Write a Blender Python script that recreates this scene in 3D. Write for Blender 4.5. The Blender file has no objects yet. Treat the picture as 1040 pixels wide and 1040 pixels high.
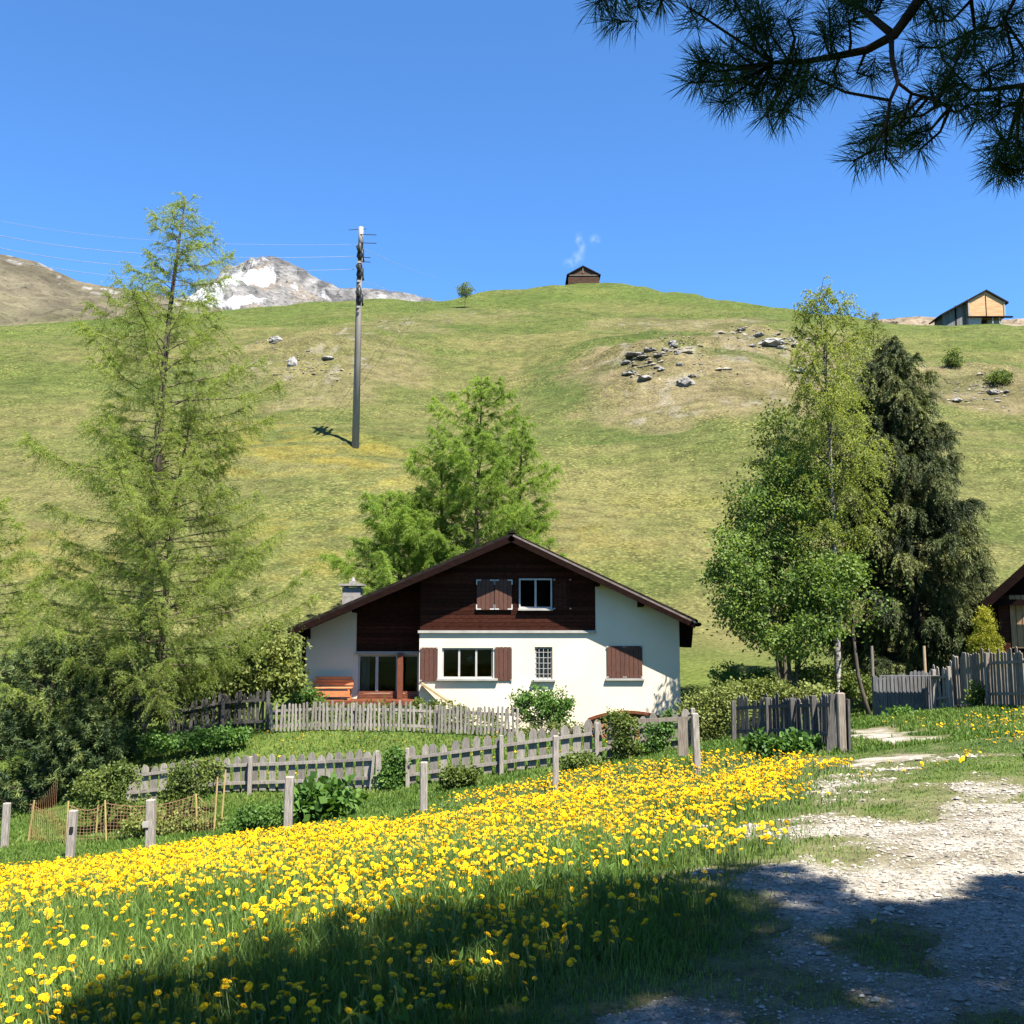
import bpy, bmesh, math, random
import numpy as np
from mathutils import Vector, Matrix, noise as mnoise

R = math.radians
rng = np.random.default_rng(7)
random.seed(7)
C = bpy.context.scene.collection
SC = bpy.context.scene

# ------------------------------------------------------------------ camera, sky, sun, exposure
F = 1040.0
PITCH = math.atan(130.0 / F)
EYE = 1.6
cam_d = bpy.data.cameras.new('camera')
cam = bpy.data.objects.new('camera', cam_d); C.objects.link(cam)
cam.location = (0, 0, EYE)
cam.rotation_euler = (math.pi / 2 + PITCH, 0, 0)
cam_d.sensor_width = 36; cam_d.sensor_height = 36; cam_d.sensor_fit = 'HORIZONTAL'
cam_d.lens = 36.0
cam_d.clip_start = 0.05; cam_d.clip_end = 12000
SC.camera = cam

SUN_EL, SUN_AZ = R(60), R(34)          # azimuth measured from behind the camera (-Y) towards +X
SDIR = Vector((math.sin(SUN_AZ) * math.cos(SUN_EL), -math.cos(SUN_AZ) * math.cos(SUN_EL), math.sin(SUN_EL)))
w = bpy.data.worlds.new('World'); SC.world = w; w.use_nodes = True
nt = w.node_tree; nt.nodes.clear()
sky = nt.nodes.new('ShaderNodeTexSky'); sky.sky_type = 'NISHITA'; sky.sun_disc = False
sky.sun_elevation = SUN_EL
sky.sun_rotation = math.atan2(SDIR.x, SDIR.y)
sky.altitude = 1500; sky.air_density = 0.9; sky.dust_density = 0.0; sky.ozone_density = 4.5
bg = nt.nodes.new('ShaderNodeBackground'); bg.inputs[1].default_value = 0.056
hsv = nt.nodes.new('ShaderNodeMix'); hsv.data_type = 'RGBA'; hsv.blend_type = 'MULTIPLY'; hsv.inputs['Factor'].default_value = 1.0
hsv.inputs['B'].default_value = (0.72, 1.12, 1.40, 1)
out = nt.nodes.new('ShaderNodeOutputWorld')
nt.links.new(sky.outputs[0], hsv.inputs['A']); nt.links.new(hsv.outputs['Result'], bg.inputs[0]); nt.links.new(bg.outputs[0], out.inputs[0])
sl = bpy.data.lights.new('sun', 'SUN'); sl.energy = 5.0; sl.angle = R(0.53); sl.color = (1.0, 0.93, 0.82)
sun = bpy.data.objects.new('sun', sl); C.objects.link(sun)
sun.rotation_euler = SDIR.to_track_quat('Z', 'Y').to_euler(); sun.location = (20, -30, 40)
SC.view_settings.view_transform = 'Standard'; SC.view_settings.look = 'None'
SC.view_settings.exposure = 2.02; SC.view_settings.gamma = 1.0
SC.view_settings.use_curve_mapping = False
SC.cycles.max_bounces = 6; SC.cycles.transparent_max_bounces = 12
SC.cycles.diffuse_bounces = 3; SC.cycles.glossy_bounces = 2; SC.cycles.transmission_bounces = 4
SC.cycles.use_denoising = True

# ------------------------------------------------------------------ helpers
def P(px, py, d):
    """point at depth d (metres along +Y) seen at photograph position px, py"""
    u = (px - 520.0) / F; v = (520.0 - py) / F
    fy = math.cos(PITCH) - v * math.sin(PITCH); fz = math.sin(PITCH) + v * math.cos(PITCH)
    return Vector((u / fy * d, d, EYE + fz / fy * d))

def tag(o, label=None, cat=None, group=None, kind=None):
    if label: o['label'] = label
    if cat: o['category'] = cat
    if group: o['group'] = group
    if kind: o['kind'] = kind
    return o

def thing(name, label, cat, loc=(0, 0, 0), group=None):
    o = bpy.data.objects.new(name, None); C.objects.link(o)
    o.location = loc; o.empty_display_size = 0.3
    return tag(o, label, cat, group)

def link(name, me, m, parent=None):
    o = bpy.data.objects.new(name, me); C.objects.link(o)
    if m is not None:
        for q in (m if isinstance(m, (list, tuple)) else [m]): me.materials.append(q)
    if parent is not None: o.parent = parent
    return o

def root_loc(p):
    v = Vector((0, 0, 0))
    while p is not None:
        v += Vector(p.location); p = p.parent
    return v

def np_mesh(name, V, Fc, m, parent=None, tint=None, smooth=False, mi=None):
    """mesh from numpy arrays: V (n,3) world, Fc (k,3|4); tint = per-vertex value or colour"""
    V = np.asarray(V, dtype=np.float32); Fc = np.asarray(Fc, dtype=np.int32)
    if parent is not None:
        l = root_loc(parent); V = V - np.array([l.x, l.y, l.z], dtype=np.float32)
    me = bpy.data.meshes.new(name)
    k = Fc.shape[1]
    me.vertices.add(len(V)); me.vertices.foreach_set('co', V.ravel())
    me.loops.add(Fc.size); me.loops.foreach_set('vertex_index', Fc.ravel())
    me.polygons.add(len(Fc))
    me.polygons.foreach_set('loop_start', np.arange(0, Fc.size, k, dtype=np.int32))
    try: me.polygons.foreach_set('loop_total', np.full(len(Fc), k, dtype=np.int32))
    except Exception: pass
    if mi is not None: me.polygons.foreach_set('material_index', np.asarray(mi, dtype=np.int32))
    me.update(calc_edges=True); me.validate()
    if tint is not None:
        tint = np.asarray(tint, dtype=np.float32)
        a = me.color_attributes.new('tint', 'FLOAT_COLOR', 'POINT')
        col = np.ones((len(V), 4), dtype=np.float32)
        col[:, :3] = tint[:, None] if tint.ndim == 1 else tint
        a.data.foreach_set('color', col.ravel())
    me.polygons.foreach_set('use_smooth', np.full(len(me.polygons), smooth, dtype=bool))
    return link(name, me, m, parent)

class MB:
    """collects simple shapes; build() links them as ONE mesh object"""
    def __init__(s): s.v = []; s.f = []
    def add(s, vs, fs):
        n = len(s.v); s.v.extend([tuple(q) for q in vs]); s.f.extend([tuple(n + i for i in f) for f in fs]); return s
    def box(s, c, size, rot=None):
        hx, hy, hz = size[0] / 2, size[1] / 2, size[2] / 2
        vs = [Vector((x * hx, y * hy, z * hz)) for x in (-1, 1) for y in (-1, 1) for z in (-1, 1)]
        if rot is not None: vs = [rot @ v for v in vs]
        c = Vector(c)
        return s.add([v + c for v in vs], [(0, 1, 3, 2), (4, 6, 7, 5), (0, 4, 5, 1), (2, 3, 7, 6), (0, 2, 6, 4), (1, 5, 7, 3)])
    def bar(s, a, b, wx, wz, up=Vector((0, 0, 1))):
        """rectangular bar from a to b; wx sideways, wz in the up direction"""
        a = Vector(a); b = Vector(b); d = (b - a).normalized()
        x = d.cross(up)
        if x.length < 1e-4: x = Vector((1, 0, 0))
        x.normalize(); z = x.cross(d)
        vs = []
        for p in (a, b):
            for i, j in ((-1, -1), (1, -1), (1, 1), (-1, 1)): vs.append(p + x * (i * wx / 2) + z * (j * wz / 2))
        return s.add(vs, [(0, 1, 2, 3), (7, 6, 5, 4), (0, 4, 5, 1), (1, 5, 6, 2), (2, 6, 7, 3), (3, 7, 4, 0)])
    def prism(s, pts, y0, y1):
        """polygon of (x,z) points pushed from depth y0 to y1"""
        n = len(pts)
        vs = [(x, y0, z) for x, z in pts] + [(x, y1, z) for x, z in pts]
        fs = [tuple(range(n)), tuple(range(2 * n - 1, n - 1, -1))]
        fs += [(i, n + i, n + (i + 1) % n, (i + 1) % n) for i in range(n)]
        return s.add(vs, fs)
    def tube(s, pts, rad, n=6, cap=True):
        pts = [Vector(p) for p in pts]
        if not isinstance(rad, (list, tuple, np.ndarray)): rad = [rad] * len(pts)
        base = len(s.v); up = None
        for i, p in enumerate(pts):
            d = (pts[min(i + 1, len(pts) - 1)] - pts[max(i - 1, 0)])
            if d.length < 1e-7: d = Vector((0, 0, 1))
            d.normalize()
            if up is None:
                up = d.orthogonal().normalized()
            else:
                up = (up - d * up.dot(d))
                up = up.normalized() if up.length > 1e-5 else d.orthogonal().normalized()
            q = d.cross(up)
            for k in range(n):
                a = 2 * math.pi * k / n
                s.v.append(tuple(p + (up * math.cos(a) + q * math.sin(a)) * float(rad[i])))
        for i in range(len(pts) - 1):
            for k in range(n):
                a = base + i * n + k; b = base + i * n + (k + 1) % n
                s.f.append((a, b, b + n, a + n))
        if cap:
            s.f.append(tuple(base + k for k in range(n))[::-1])
            e = base + (len(pts) - 1) * n
            s.f.append(tuple(e + k for k in range(n)))
        return s
    def build(s, name, m, parent=None, smooth=False, tint=None, bevel=0.0):
        l = root_loc(parent) if parent is not None else Vector((0, 0, 0))
        me = bpy.data.meshes.new(name)
        me.from_pydata([(v[0] - l.x, v[1] - l.y, v[2] - l.z) for v in s.v], [], s.f)
        me.update()
        bm = bmesh.new(); bm.from_mesh(me); bmesh.ops.recalc_face_normals(bm, faces=bm.faces); bm.to_mesh(me); bm.free()
        if smooth: me.polygons.foreach_set('use_smooth', np.full(len(me.polygons), True, dtype=bool))
        if tint is not None:
            a = me.color_attributes.new('tint', 'FLOAT_COLOR', 'POINT')
            for i, t in enumerate(tint): a.data[i].color = (t, t, t, 1)
        o = link(name, me, m, parent)
        if bevel > 0:
            b = o.modifiers.new('bevel', 'BEVEL'); b.width = bevel; b.segments = 1; b.limit_method = 'ANGLE'
        return o

def copy_tree(o, parent=None):
    c = o.copy(); C.objects.link(c); c.parent = parent
    for ch in list(o.children): copy_tree(ch, c)
    return c

# value noise on numpy arrays
_perm = np.random.default_rng(3).random((256, 256)).astype(np.float32)
def vnoise(x, y):
    xi = np.floor(x).astype(int); yi = np.floor(y).astype(int); fx = x - xi; fy = y - yi
    fx = fx * fx * (3 - 2 * fx); fy = fy * fy * (3 - 2 * fy)
    a = _perm[xi & 255, yi & 255]; b = _perm[(xi + 1) & 255, yi & 255]
    c = _perm[xi & 255, (yi + 1) & 255]; d = _perm[(xi + 1) & 255, (yi + 1) & 255]
    return (a * (1 - fx) + b * fx) * (1 - fy) + (c * (1 - fx) + d * fx) * fy
def fbm(x, y, o=4):
    x = np.asarray(x, dtype=float); y = np.asarray(y, dtype=float)
    s = 0; a = 0.5; t = 0
    for i in range(o):
        s = s + a * vnoise(x + 17.3 * i, y + 9.1 * i); t += a; a *= 0.5; x = x * 2.03; y = y * 2.03
    return s / t
def sstep(a, b, x):
    t = np.clip((np.asarray(x, dtype=float) - a) / (b - a), 0, 1); return t * t * (3 - 2 * t)

# ------------------------------------------------------------------ materials
def base_mat(name):
    m = bpy.data.materials.new(name); m.use_nodes = True
    n = m.node_tree.nodes; b = n.get('Principled BSDF'); o = n.get('Material Output')
    return m, m.node_tree, b, o
def N(t, k, **kw):
    n = t.nodes.new(k)
    for a, v in kw.items(): setattr(n, a, v)
    return n
ALB = 0.48          # overall reflectance level of the materials
def ramp(t, fac, stops):
    stops = [(p, tuple(ALB * q for q in c)) for p, c in stops]
    r = N(t, 'ShaderNodeValToRGB'); e = r.color_ramp.elements
    e[0].position = stops[0][0]; e[0].color = (*stops[0][1], 1)
    e[1].position = stops[-1][0]; e[1].color = (*stops[-1][1], 1)
    for p, c in stops[1:-1]:
        q = e.new(p); q.color = (*c, 1)
    t.links.new(fac, r.inputs[0]); return r.outputs[0]
def noise_tex(t, scale, detail=4, stretch=(1, 1, 1), coord='Object'):
    tc = N(t, 'ShaderNodeTexCoord'); mp = N(t, 'ShaderNodeMapping'); mp.inputs['Scale'].default_value = stretch
    nz = N(t, 'ShaderNodeTexNoise'); nz.inputs['Scale'].default_value = scale; nz.inputs['Detail'].default_value = detail
    t.links.new(tc.outputs[coord], mp.inputs[0]); t.links.new(mp.outputs[0], nz.inputs['Vector']); return nz.outputs['Fac']
def mixc(t, fac, a, b, mode='MIX'):
    m = N(t, 'ShaderNodeMix', data_type='RGBA', blend_type=mode)
    for sock, v in ((m.inputs['Factor'], fac), (m.inputs['A'], a), (m.inputs['B'], b)):
        if isinstance(v, (float, int)): sock.default_value = v
        elif isinstance(v, tuple): sock.default_value = (*v, 1)
        else: t.links.new(v, sock)
    return m.outputs['Result']
def add_bump(t, b, h, strength, dist):
    bp = N(t, 'ShaderNodeBump'); bp.inputs['Strength'].default_value = strength; bp.inputs['Distance'].default_value = dist
    t.links.new(h, bp.inputs['Height']); t.links.new(bp.outputs[0], b.inputs['Normal'])
def pmat(name, c1, c2, scale=8, rough=0.8, stretch=(1, 1, 1), bump=0.0, bdist=0.01, detail=5, spec=0.3, isl=0.0, metal=0.0, lo=0.35, hi=0.65):
    """two-colour noise material; isl = random brightness per loose piece"""
    m, t, b, o = base_mat(name)
    f = noise_tex(t, scale, detail, stretch)
    c = ramp(t, f, [(lo, c1), (hi, c2)])
    if isl > 0:
        g = N(t, 'ShaderNodeNewGeometry'); mr = N(t, 'ShaderNodeMapRange')
        mr.inputs['To Min'].default_value = 1 - isl; mr.inputs['To Max'].default_value = 1 + isl
        t.links.new(g.outputs['Random Per Island'], mr.inputs['Value'])
        cm = N(t, 'ShaderNodeVectorMath', operation='SCALE')
        t.links.new(c, cm.inputs[0]); t.links.new(mr.outputs[0], cm.inputs['Scale']); c = cm.outputs[0]
    t.links.new(c, b.inputs['Base Color'])
    b.inputs['Roughness'].default_value = rough; b.inputs['Specular IOR Level'].default_value = spec; b.inputs['Metallic'].default_value = metal
    if bump > 0: add_bump(t, b, f, bump, bdist)
    return m
def leaf_mat(name, dark, mid, light, trans=0.35, rough=0.6, tcol=None):
    """foliage: colour by per-leaf tint, with light passing through"""
    m, t, b, o = base_mat(name)
    a = N(t, 'ShaderNodeAttribute', attribute_name='tint')
    c = ramp(t, a.outputs['Fac'], [(0.0, dark), (0.5, mid), (1.0, light)])
    t.links.new(c, b.inputs['Base Color']); b.inputs['Roughness'].default_value = rough; b.inputs['Specular IOR Level'].default_value = 0.25
    tr = N(t, 'ShaderNodeBsdfTranslucent')
    t.links.new(mixc(t, 1.0, c, tcol or (1.25, 1.2, 0.6), 'MULTIPLY'), tr.inputs['Color'])
    mx = N(t, 'ShaderNodeMixShader'); mx.inputs[0].default_value = trans
    t.links.new(b.outputs[0], mx.inputs[1]); t.links.new(tr.outputs[0], mx.inputs[2]); t.links.new(mx.outputs[0], o.inputs['Surface'])
    return m
def attr_ground(name, fine=60, mid=9, rough=0.95, amp=0.55, bump=0.4, bd=0.03, stretch=(1, 1, 1), fleck=None):
    """ground cover: colour from the mesh's own 'tint' map, broken up by noise of two sizes"""
    m, t, b, o = base_mat(name)
    a = N(t, 'ShaderNodeAttribute', attribute_name='tint')
    f1 = noise_tex(t, fine, 3, stretch); f2 = noise_tex(t, mid, 4, stretch)
    ad = N(t, 'ShaderNodeMath', operation='ADD'); t.links.new(f1, ad.inputs[0]); t.links.new(f2, ad.inputs[1])
    mr = N(t, 'ShaderNodeMapRange'); mr.inputs['From Min'].default_value = 0.7; mr.inputs['From Max'].default_value = 1.3
    mr.inputs['To Min'].default_value = ALB * (1 - amp); mr.inputs['To Max'].default_value = ALB * (1 + amp)
    t.links.new(ad.outputs[0], mr.inputs['Value'])
    sc = N(t, 'ShaderNodeVectorMath', operation='SCALE'); t.links.new(a.outputs['Color'], sc.inputs[0]); t.links.new(mr.outputs[0], sc.inputs['Scale'])
    cc = sc.outputs[0]
    if fleck:                      # small pale flower heads and dry stalks in the turf
        nf = noise_tex(t, fleck[0], 2, (1, 1.6, 1)); big = noise_tex(t, 0.12, 3)
        ma = N(t, 'ShaderNodeMath', operation='MULTIPLY_ADD'); ma.inputs[1].default_value = 0.30; t.links.new(big, ma.inputs[0]); t.links.new(nf, ma.inputs[2])
        st = N(t, 'ShaderNodeMapRange'); st.inputs['From Min'].default_value = 0.72; st.inputs['From Max'].default_value = 0.82; st.inputs['To Max'].default_value = 0.65
        t.links.new(ma.outputs[0], st.inputs['Value']); cc = mixc(t, st.outputs[0], cc, fleck[1])
        nd = noise_tex(t, fleck[0] * 0.8, 2, (1.3, 1.3, 1)); sd = N(t, 'ShaderNodeMapRange'); sd.inputs['From Min'].default_value = 0.40; sd.inputs['From Max'].default_value = 0.28; sd.inputs['To Max'].default_value = 0.55
        t.links.new(nd, sd.inputs['Value']); cc = mixc(t, sd.outputs[0], cc, fleck[2])
    t.links.new(cc, b.inputs['Base Color']); b.inputs['Roughness'].default_value = rough; b.inputs['Specular IOR Level'].default_value = 0.1
    add_bump(t, b, ad.outputs[0], bump, bd)
    return m

M = {}
M['stucco'] = pmat('white_stucco', (0.97, 0.835, 0.645), (1.08, 0.94, 0.74), 0.7, 0.95, bump=0.15, bdist=0.004, detail=9, lo=0.3, hi=0.6)
M['ledge'] = pmat('pale_trim', (0.45, 0.43, 0.40), (0.56, 0.54, 0.5), 3, 0.8)
M['darkwood'] = pmat('dark_board_wood', (0.036, 0.0115, 0.0075), (0.088, 0.028, 0.017), 6, 0.8, (1, 1, 7), 0.3, 0.006, isl=0.35, spec=0.06)
M['shutter'] = pmat('red_brown_shutter_wood', (0.085, 0.033, 0.021), (0.14, 0.055, 0.034), 7, 0.7, (8, 1, 1), 0.2, 0.004, isl=0.16)
M['roofdark'] = pmat('dark_roof_sheet', (0.016, 0.013, 0.012), (0.034, 0.028, 0.025), 5, 0.85, isl=0.2, spec=0.05)
M['barge'] = pmat('brown_verge_board', (0.012, 0.006, 0.005), (0.022, 0.010, 0.008), 5, 0.85, (1, 1, 4), spec=0.04)
M['metaledge'] = pmat('grey_metal_edge', (0.22, 0.17, 0.15), (0.32, 0.26, 0.23), 6, 0.5, metal=0.2)
M['frame'] = pmat('white_window_frame', (0.55, 0.54, 0.52), (0.65, 0.64, 0.62), 4, 0.5)
M['orange'] = pmat('orange_varnished_wood', (0.55, 0.19, 0.07), (0.78, 0.31, 0.12), 5, 0.5, (1, 1, 6), isl=0.2)
M['door_wood'] = pmat('red_varnished_wood', (0.16, 0.045, 0.02), (0.25, 0.08, 0.035), 5, 0.5, (1, 1, 5))
M['curtain'] = pmat('white_net_curtain', (0.55, 0.56, 0.58), (0.8, 0.8, 0.8), 3, 0.9, (14, 1, 0.3))
M['concrete'] = pmat('grey_chimney_render', (0.30, 0.28, 0.26), (0.42, 0.4, 0.37), 8, 0.95, bump=0.4)
M['lightplank'] = pmat('light_plank', (0.5, 0.34, 0.19), (0.62, 0.45, 0.27), 6, 0.6, (6, 1, 1))
M['fence'] = pmat('weathered_grey_wood', (0.24, 0.215, 0.185), (0.42, 0.38, 0.33), 9, 0.9, (5, 5, 0.6), 0.5, 0.006, isl=0.28)
M['fence_brown'] = pmat('weathered_brown_wood', (0.19, 0.155, 0.12), (0.33, 0.285, 0.235), 9, 0.9, (5, 5, 0.6), 0.5, 0.006, isl=0.28)
M['fence_dark'] = pmat('dark_weathered_and_shaded_wood', (0.07, 0.064, 0.06), (0.155, 0.145, 0.135), 9, 0.9, (6, 6, 0.6), 0.5, 0.006, isl=0.3)
M['hinge'] = pmat('white_hinge', (0.7, 0.7, 0.68), (0.8, 0.8, 0.78), 4, 0.5)
M['bark_larch'] = pmat('larch_bark', (0.05, 0.036, 0.028), (0.13, 0.10, 0.08), 6, 0.95, (3, 3, 0.5), 0.8, 0.03)
M['limb'] = pmat('pale_brown_twigs', (0.16, 0.12, 0.085), (0.26, 0.2, 0.14), 7, 0.95)
M['bark'] = pmat('grey_brown_bark', (0.07, 0.055, 0.04), (0.16, 0.13, 0.10), 7, 0.95, (3, 3, 0.6), 0.7, 0.02)
M['bark_pine'] = pmat('pine_bark', (0.06, 0.035, 0.025), (0.15, 0.09, 0.06), 9, 0.95, (2, 2, 0.7), 0.8, 0.015)
M['log'] = pmat('split_firewood', (0.30, 0.13, 0.06), (0.52, 0.29, 0.15), 9, 0.9, isl=0.3)
M['cane'] = pmat('bamboo_cane', (0.5, 0.36, 0.13), (0.62, 0.48, 0.2), 5, 0.6)
M['net'] = pmat('orange_net', (0.5, 0.27, 0.13), (0.6, 0.35, 0.19), 5, 0.7)
M['poleg'] = pmat('grey_utility_pole', (0.34, 0.295, 0.26), (0.46, 0.41, 0.37), 3, 0.85, (3, 3, 0.2))
M['insul'] = pmat('dark_iron', (0.012, 0.012, 0.014), (0.03, 0.03, 0.03), 3, 0.5)
M['polew'] = pmat('pale_pole_top', (0.36, 0.34, 0.33), (0.44, 0.42, 0.40), 3, 0.7)
M['wire'] = pmat('aluminium_wire', (0.45, 0.48, 0.52), (0.55, 0.58, 0.62), 3, 0.45, metal=0.3)
M['stone'] = pmat('pale_boulder', (0.26, 0.25, 0.23), (0.5, 0.48, 0.45), 3, 0.95, bump=0.8, bdist=0.08)
M['stone_d'] = pmat('dark_boulder', (0.19, 0.18, 0.165), (0.36, 0.345, 0.315), 3, 0.95, bump=0.8, bdist=0.08)
M['gravel'] = pmat('gravel_stone', (0.29, 0.265, 0.22), (0.58, 0.54, 0.47), 30, 0.95, isl=0.45)
m, t, b, o = base_mat('window_glass')
fr = N(t, 'ShaderNodeFresnel'); fr.inputs[0].default_value = 1.5
gl = N(t, 'ShaderNodeBsdfGlossy'); gl.inputs['Roughness'].default_value = 0.03
tp = N(t, 'ShaderNodeBsdfTransparent'); tp.inputs[0].default_value = (0.6, 0.63, 0.63, 1)
mx = N(t, 'ShaderNodeMixShader')
fm = N(t, 'ShaderNodeMath', operation='MULTIPLY'); fm.inputs[1].default_value = 0.5; t.links.new(fr.outputs[0], fm.inputs[0])
t.links.new(fm.outputs[0], mx.inputs[0]); t.links.new(tp.outputs[0], mx.inputs[1]); t.links.new(gl.outputs[0], mx.inputs[2])
t.links.new(mx.outputs[0], o.inputs['Surface']); M['glass'] = m
m, t, b, o = base_mat('birch_bark')
f = noise_tex(t, 5, 5, (1, 1, 5)); t.links.new(ramp(t, f, [(0.42, (0.07, 0.06, 0.05)), (0.52, (0.38, 0.35, 0.31)), (0.7, (0.58, 0.55, 0.50))]), b.inputs['Base Color'])
b.inputs['Roughness'].default_value = 0.85; M['bark_birch'] = m

M['grass'] = leaf_mat('meadow_grass', (0.1, 0.2001, 0.0333), (0.1834, 0.3252, 0.0584), (0.3502, 0.4669, 0.125), 0.35)
M['pasture'] = leaf_mat('pasture_blades', (0.12, 0.15, 0.033), (0.17, 0.185, 0.052), (0.24, 0.225, 0.085), 0.3)
M['lawn'] = leaf_mat('lawn_grass', (0.0972, 0.1943, 0.0269), (0.1644, 0.299, 0.0448), (0.2691, 0.3887, 0.0822), 0.35)
M['herb'] = leaf_mat('broad_weed_leaf', (0.072, 0.1728, 0.0288), (0.1368, 0.288, 0.0504), (0.2592, 0.432, 0.0936), 0.35)
M['petal'] = leaf_mat('dandelion_yellow', (1.42, 0.84, 0.0), (1.6, 1.03, 0.004), (1.68, 1.18, 0.013), 0.25, tcol=(1.0, 0.9, 0.3))
M['stem'] = pmat('dandelion_stem', (0.12, 0.2, 0.06), (0.2, 0.26, 0.1), 20, 0.6)
M['larch'] = leaf_mat('larch_needles', (0.2438, 0.3498, 0.0636), (0.3922, 0.5194, 0.106), (0.5512, 0.6784, 0.1908), 0.6)
M['larch2'] = leaf_mat('bright_larch_needles', (0.23, 0.391, 0.0575), (0.3795, 0.575, 0.0978), (0.552, 0.759, 0.1725), 0.6)
M['spruce'] = leaf_mat('spruce_needles', (0.03, 0.052, 0.016), (0.095, 0.13, 0.036), (0.28, 0.31, 0.095), 0.2)
M['birch'] = leaf_mat('birch_leaves', (0.2473, 0.3323, 0.0541), (0.4173, 0.51, 0.0927), (0.5873, 0.6492, 0.1546), 0.5)
M['maple'] = leaf_mat('maple_leaves', (0.1232, 0.2128, 0.0448), (0.2128, 0.3472, 0.0672), (0.3584, 0.504, 0.1232), 0.45)
M['shrub'] = leaf_mat('shrub_leaves', (0.1104, 0.1656, 0.0344), (0.1932, 0.276, 0.0552), (0.3174, 0.3864, 0.0966), 0.4)
M['shrub_y'] = leaf_mat('yellow_green_shrub_leaves', (0.1404, 0.1872, 0.039), (0.2808, 0.3432, 0.078), (0.468, 0.5148, 0.156), 0.35)
M['thuja'] = leaf_mat('golden_conifer_sprays', (0.216, 0.252, 0.018), (0.414, 0.432, 0.0324), (0.612, 0.594, 0.063), 0.3)
M['cembra'] = leaf_mat('stone_pine_needles', (0.0311, 0.0698, 0.0279), (0.1242, 0.194, 0.0621), (0.3726, 0.4502, 0.1397), 0.25)
M['pine'] = leaf_mat('pine_needles', (0.051, 0.1105, 0.0374), (0.085, 0.17, 0.0544), (0.153, 0.255, 0.085), 0.3, 0.8)
M['ground'] = attr_ground('meadow_soil', 40, 6, amp=0.5, bump=0.6, bd=0.02)
M['hill'] = attr_ground('alpine_pasture', 4.5, 0.9, amp=0.5, bump=1.0, bd=0.22, stretch=(1, 1.3, 1), fleck=(3.6, (0.16, 0.15, 0.05), (0.028, 0.048, 0.010)))
M['rockface'] = attr_ground('mountain_rock', 0.10, 0.03, amp=0.38, bump=1.0, bd=12)
M['path'] = attr_ground('gravel_ground', 90, 20, amp=0.45, bump=0.8, bd=0.012)

# ------------------------------------------------------------------ terrain
def hill_plane(y): return 0.485 * y - 22.8
SKYLINE = [(-500, 345), (-100, 338), (0, 331), (130, 322), (250, 313), (330, 306), (385, 303), (425, 306), (448, 306), (475, 300), (520, 294), (565, 289.5), (580, 288.5), (595, 287.5), (612, 287), (655, 291), (700, 298), (760, 308), (830, 319), (900, 328), (930, 330), (955, 330.5), (980, 330), (1000, 329), (1020, 329.5), (1040, 330.5), (1150, 326), (1600, 335)]
_rx = np.array([-400.] + [0.] * len(SKYLINE) + [400.]); _ry = np.full(len(_rx), 140.)
for i, (px, py) in enumerate(SKYLINE):                 # crest distance for each bearing, from the slope of the pasture
    t_ = (P(px, py, 1.0).z - EYE); d_ = 24.4 / (0.485 - t_); _ry[i + 1] = d_; _rx[i + 1] = P(px, py, d_).x
CP = [(-6, -6, -.5), (0, -6, 0), (6, -6, .3), (-5, 0, -.25), (0, 0, 0), (5, 0, .2), (-6, 4.5, -.5), (0, 4, 0), (5, 5, .1), (14, 0, .6), (14, 8, .6), (-14, 0, -1.2), (-14, 8, -1.9)]
for px, py, d in [(0, 950, 8), (300, 880, 12.5), (600, 850, 12), (700, 900, 7), (450, 940, 6.5), (800, 880, 7.2), (900, 820, 10), (1000, 790, 11), (900, 770, 17),
                  (905, 745, 24), (890, 729, 30), (1040, 718, 25), (1040, 800, 10.3), (1200, 760, 14), (1250, 720, 22),
                  (17, 860, 24), (82, 873, 22), (162, 866, 21), (297, 846, 20), (432, 826, 19.6), (563, 809, 19.3), (706, 789, 19), (853, 767, 19),
                  (-150, 880, 23), (745, 750, 24), (150, 818, 27), (385, 803, 26), (415, 799, 26), (620, 772, 25.4), (700, 762, 25),
                  (700, 752, 36), (600, 754, 36), (640, 756, 34), (400, 743, 31), (280, 743, 31), (520, 745, 31), (310, 728, 36), (140, 770, 30), (20, 830, 28), (60, 808, 30), (-150, 830, 29),
                  (930, 692, 40), (780, 690, 42), (1040, 682, 44), (1250, 690, 36)]:
    q = P(px, py, d); CP.append((q.x, q.y, q.z))
for x in (-60, -40, -20, 0, 20, 40, 60): CP.append((x, 54, hill_plane(54)))
for x in (-50, 50): CP.append((x, 12, -3.5 if x < 0 else 1.2)); CP.append((x, 35, -2 if x < 0 else 1.5))
CP = np.array(CP, dtype=float)
def _phi(r2): return np.where(r2 > 1e-9, 0.5 * r2 * np.log(np.maximum(r2, 1e-9)), 0)
NC = len(CP); K = _phi(((CP[:, None, :2] - CP[None, :, :2]) ** 2).sum(-1)) + np.eye(NC) * 3.0
Pm = np.c_[np.ones(NC), CP[:, :2]]; A = np.block([[K, Pm], [Pm.T, np.zeros((3, 3))]])
_w = np.linalg.solve(A, np.r_[CP[:, 2], 0, 0, 0])
def near_z(x, y):
    xc = np.clip(x, -60, 60); yc = np.clip(y, -12, 60)
    r2 = (xc[..., None] - CP[:, 0]) ** 2 + (yc[..., None] - CP[:, 1]) ** 2
    return _phi(r2) @ _w[:NC] + _w[NC] + _w[NC + 1] * xc + _w[NC + 2] * yc
BUMPS = []      # (x, y, rx, ry, h)
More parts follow.
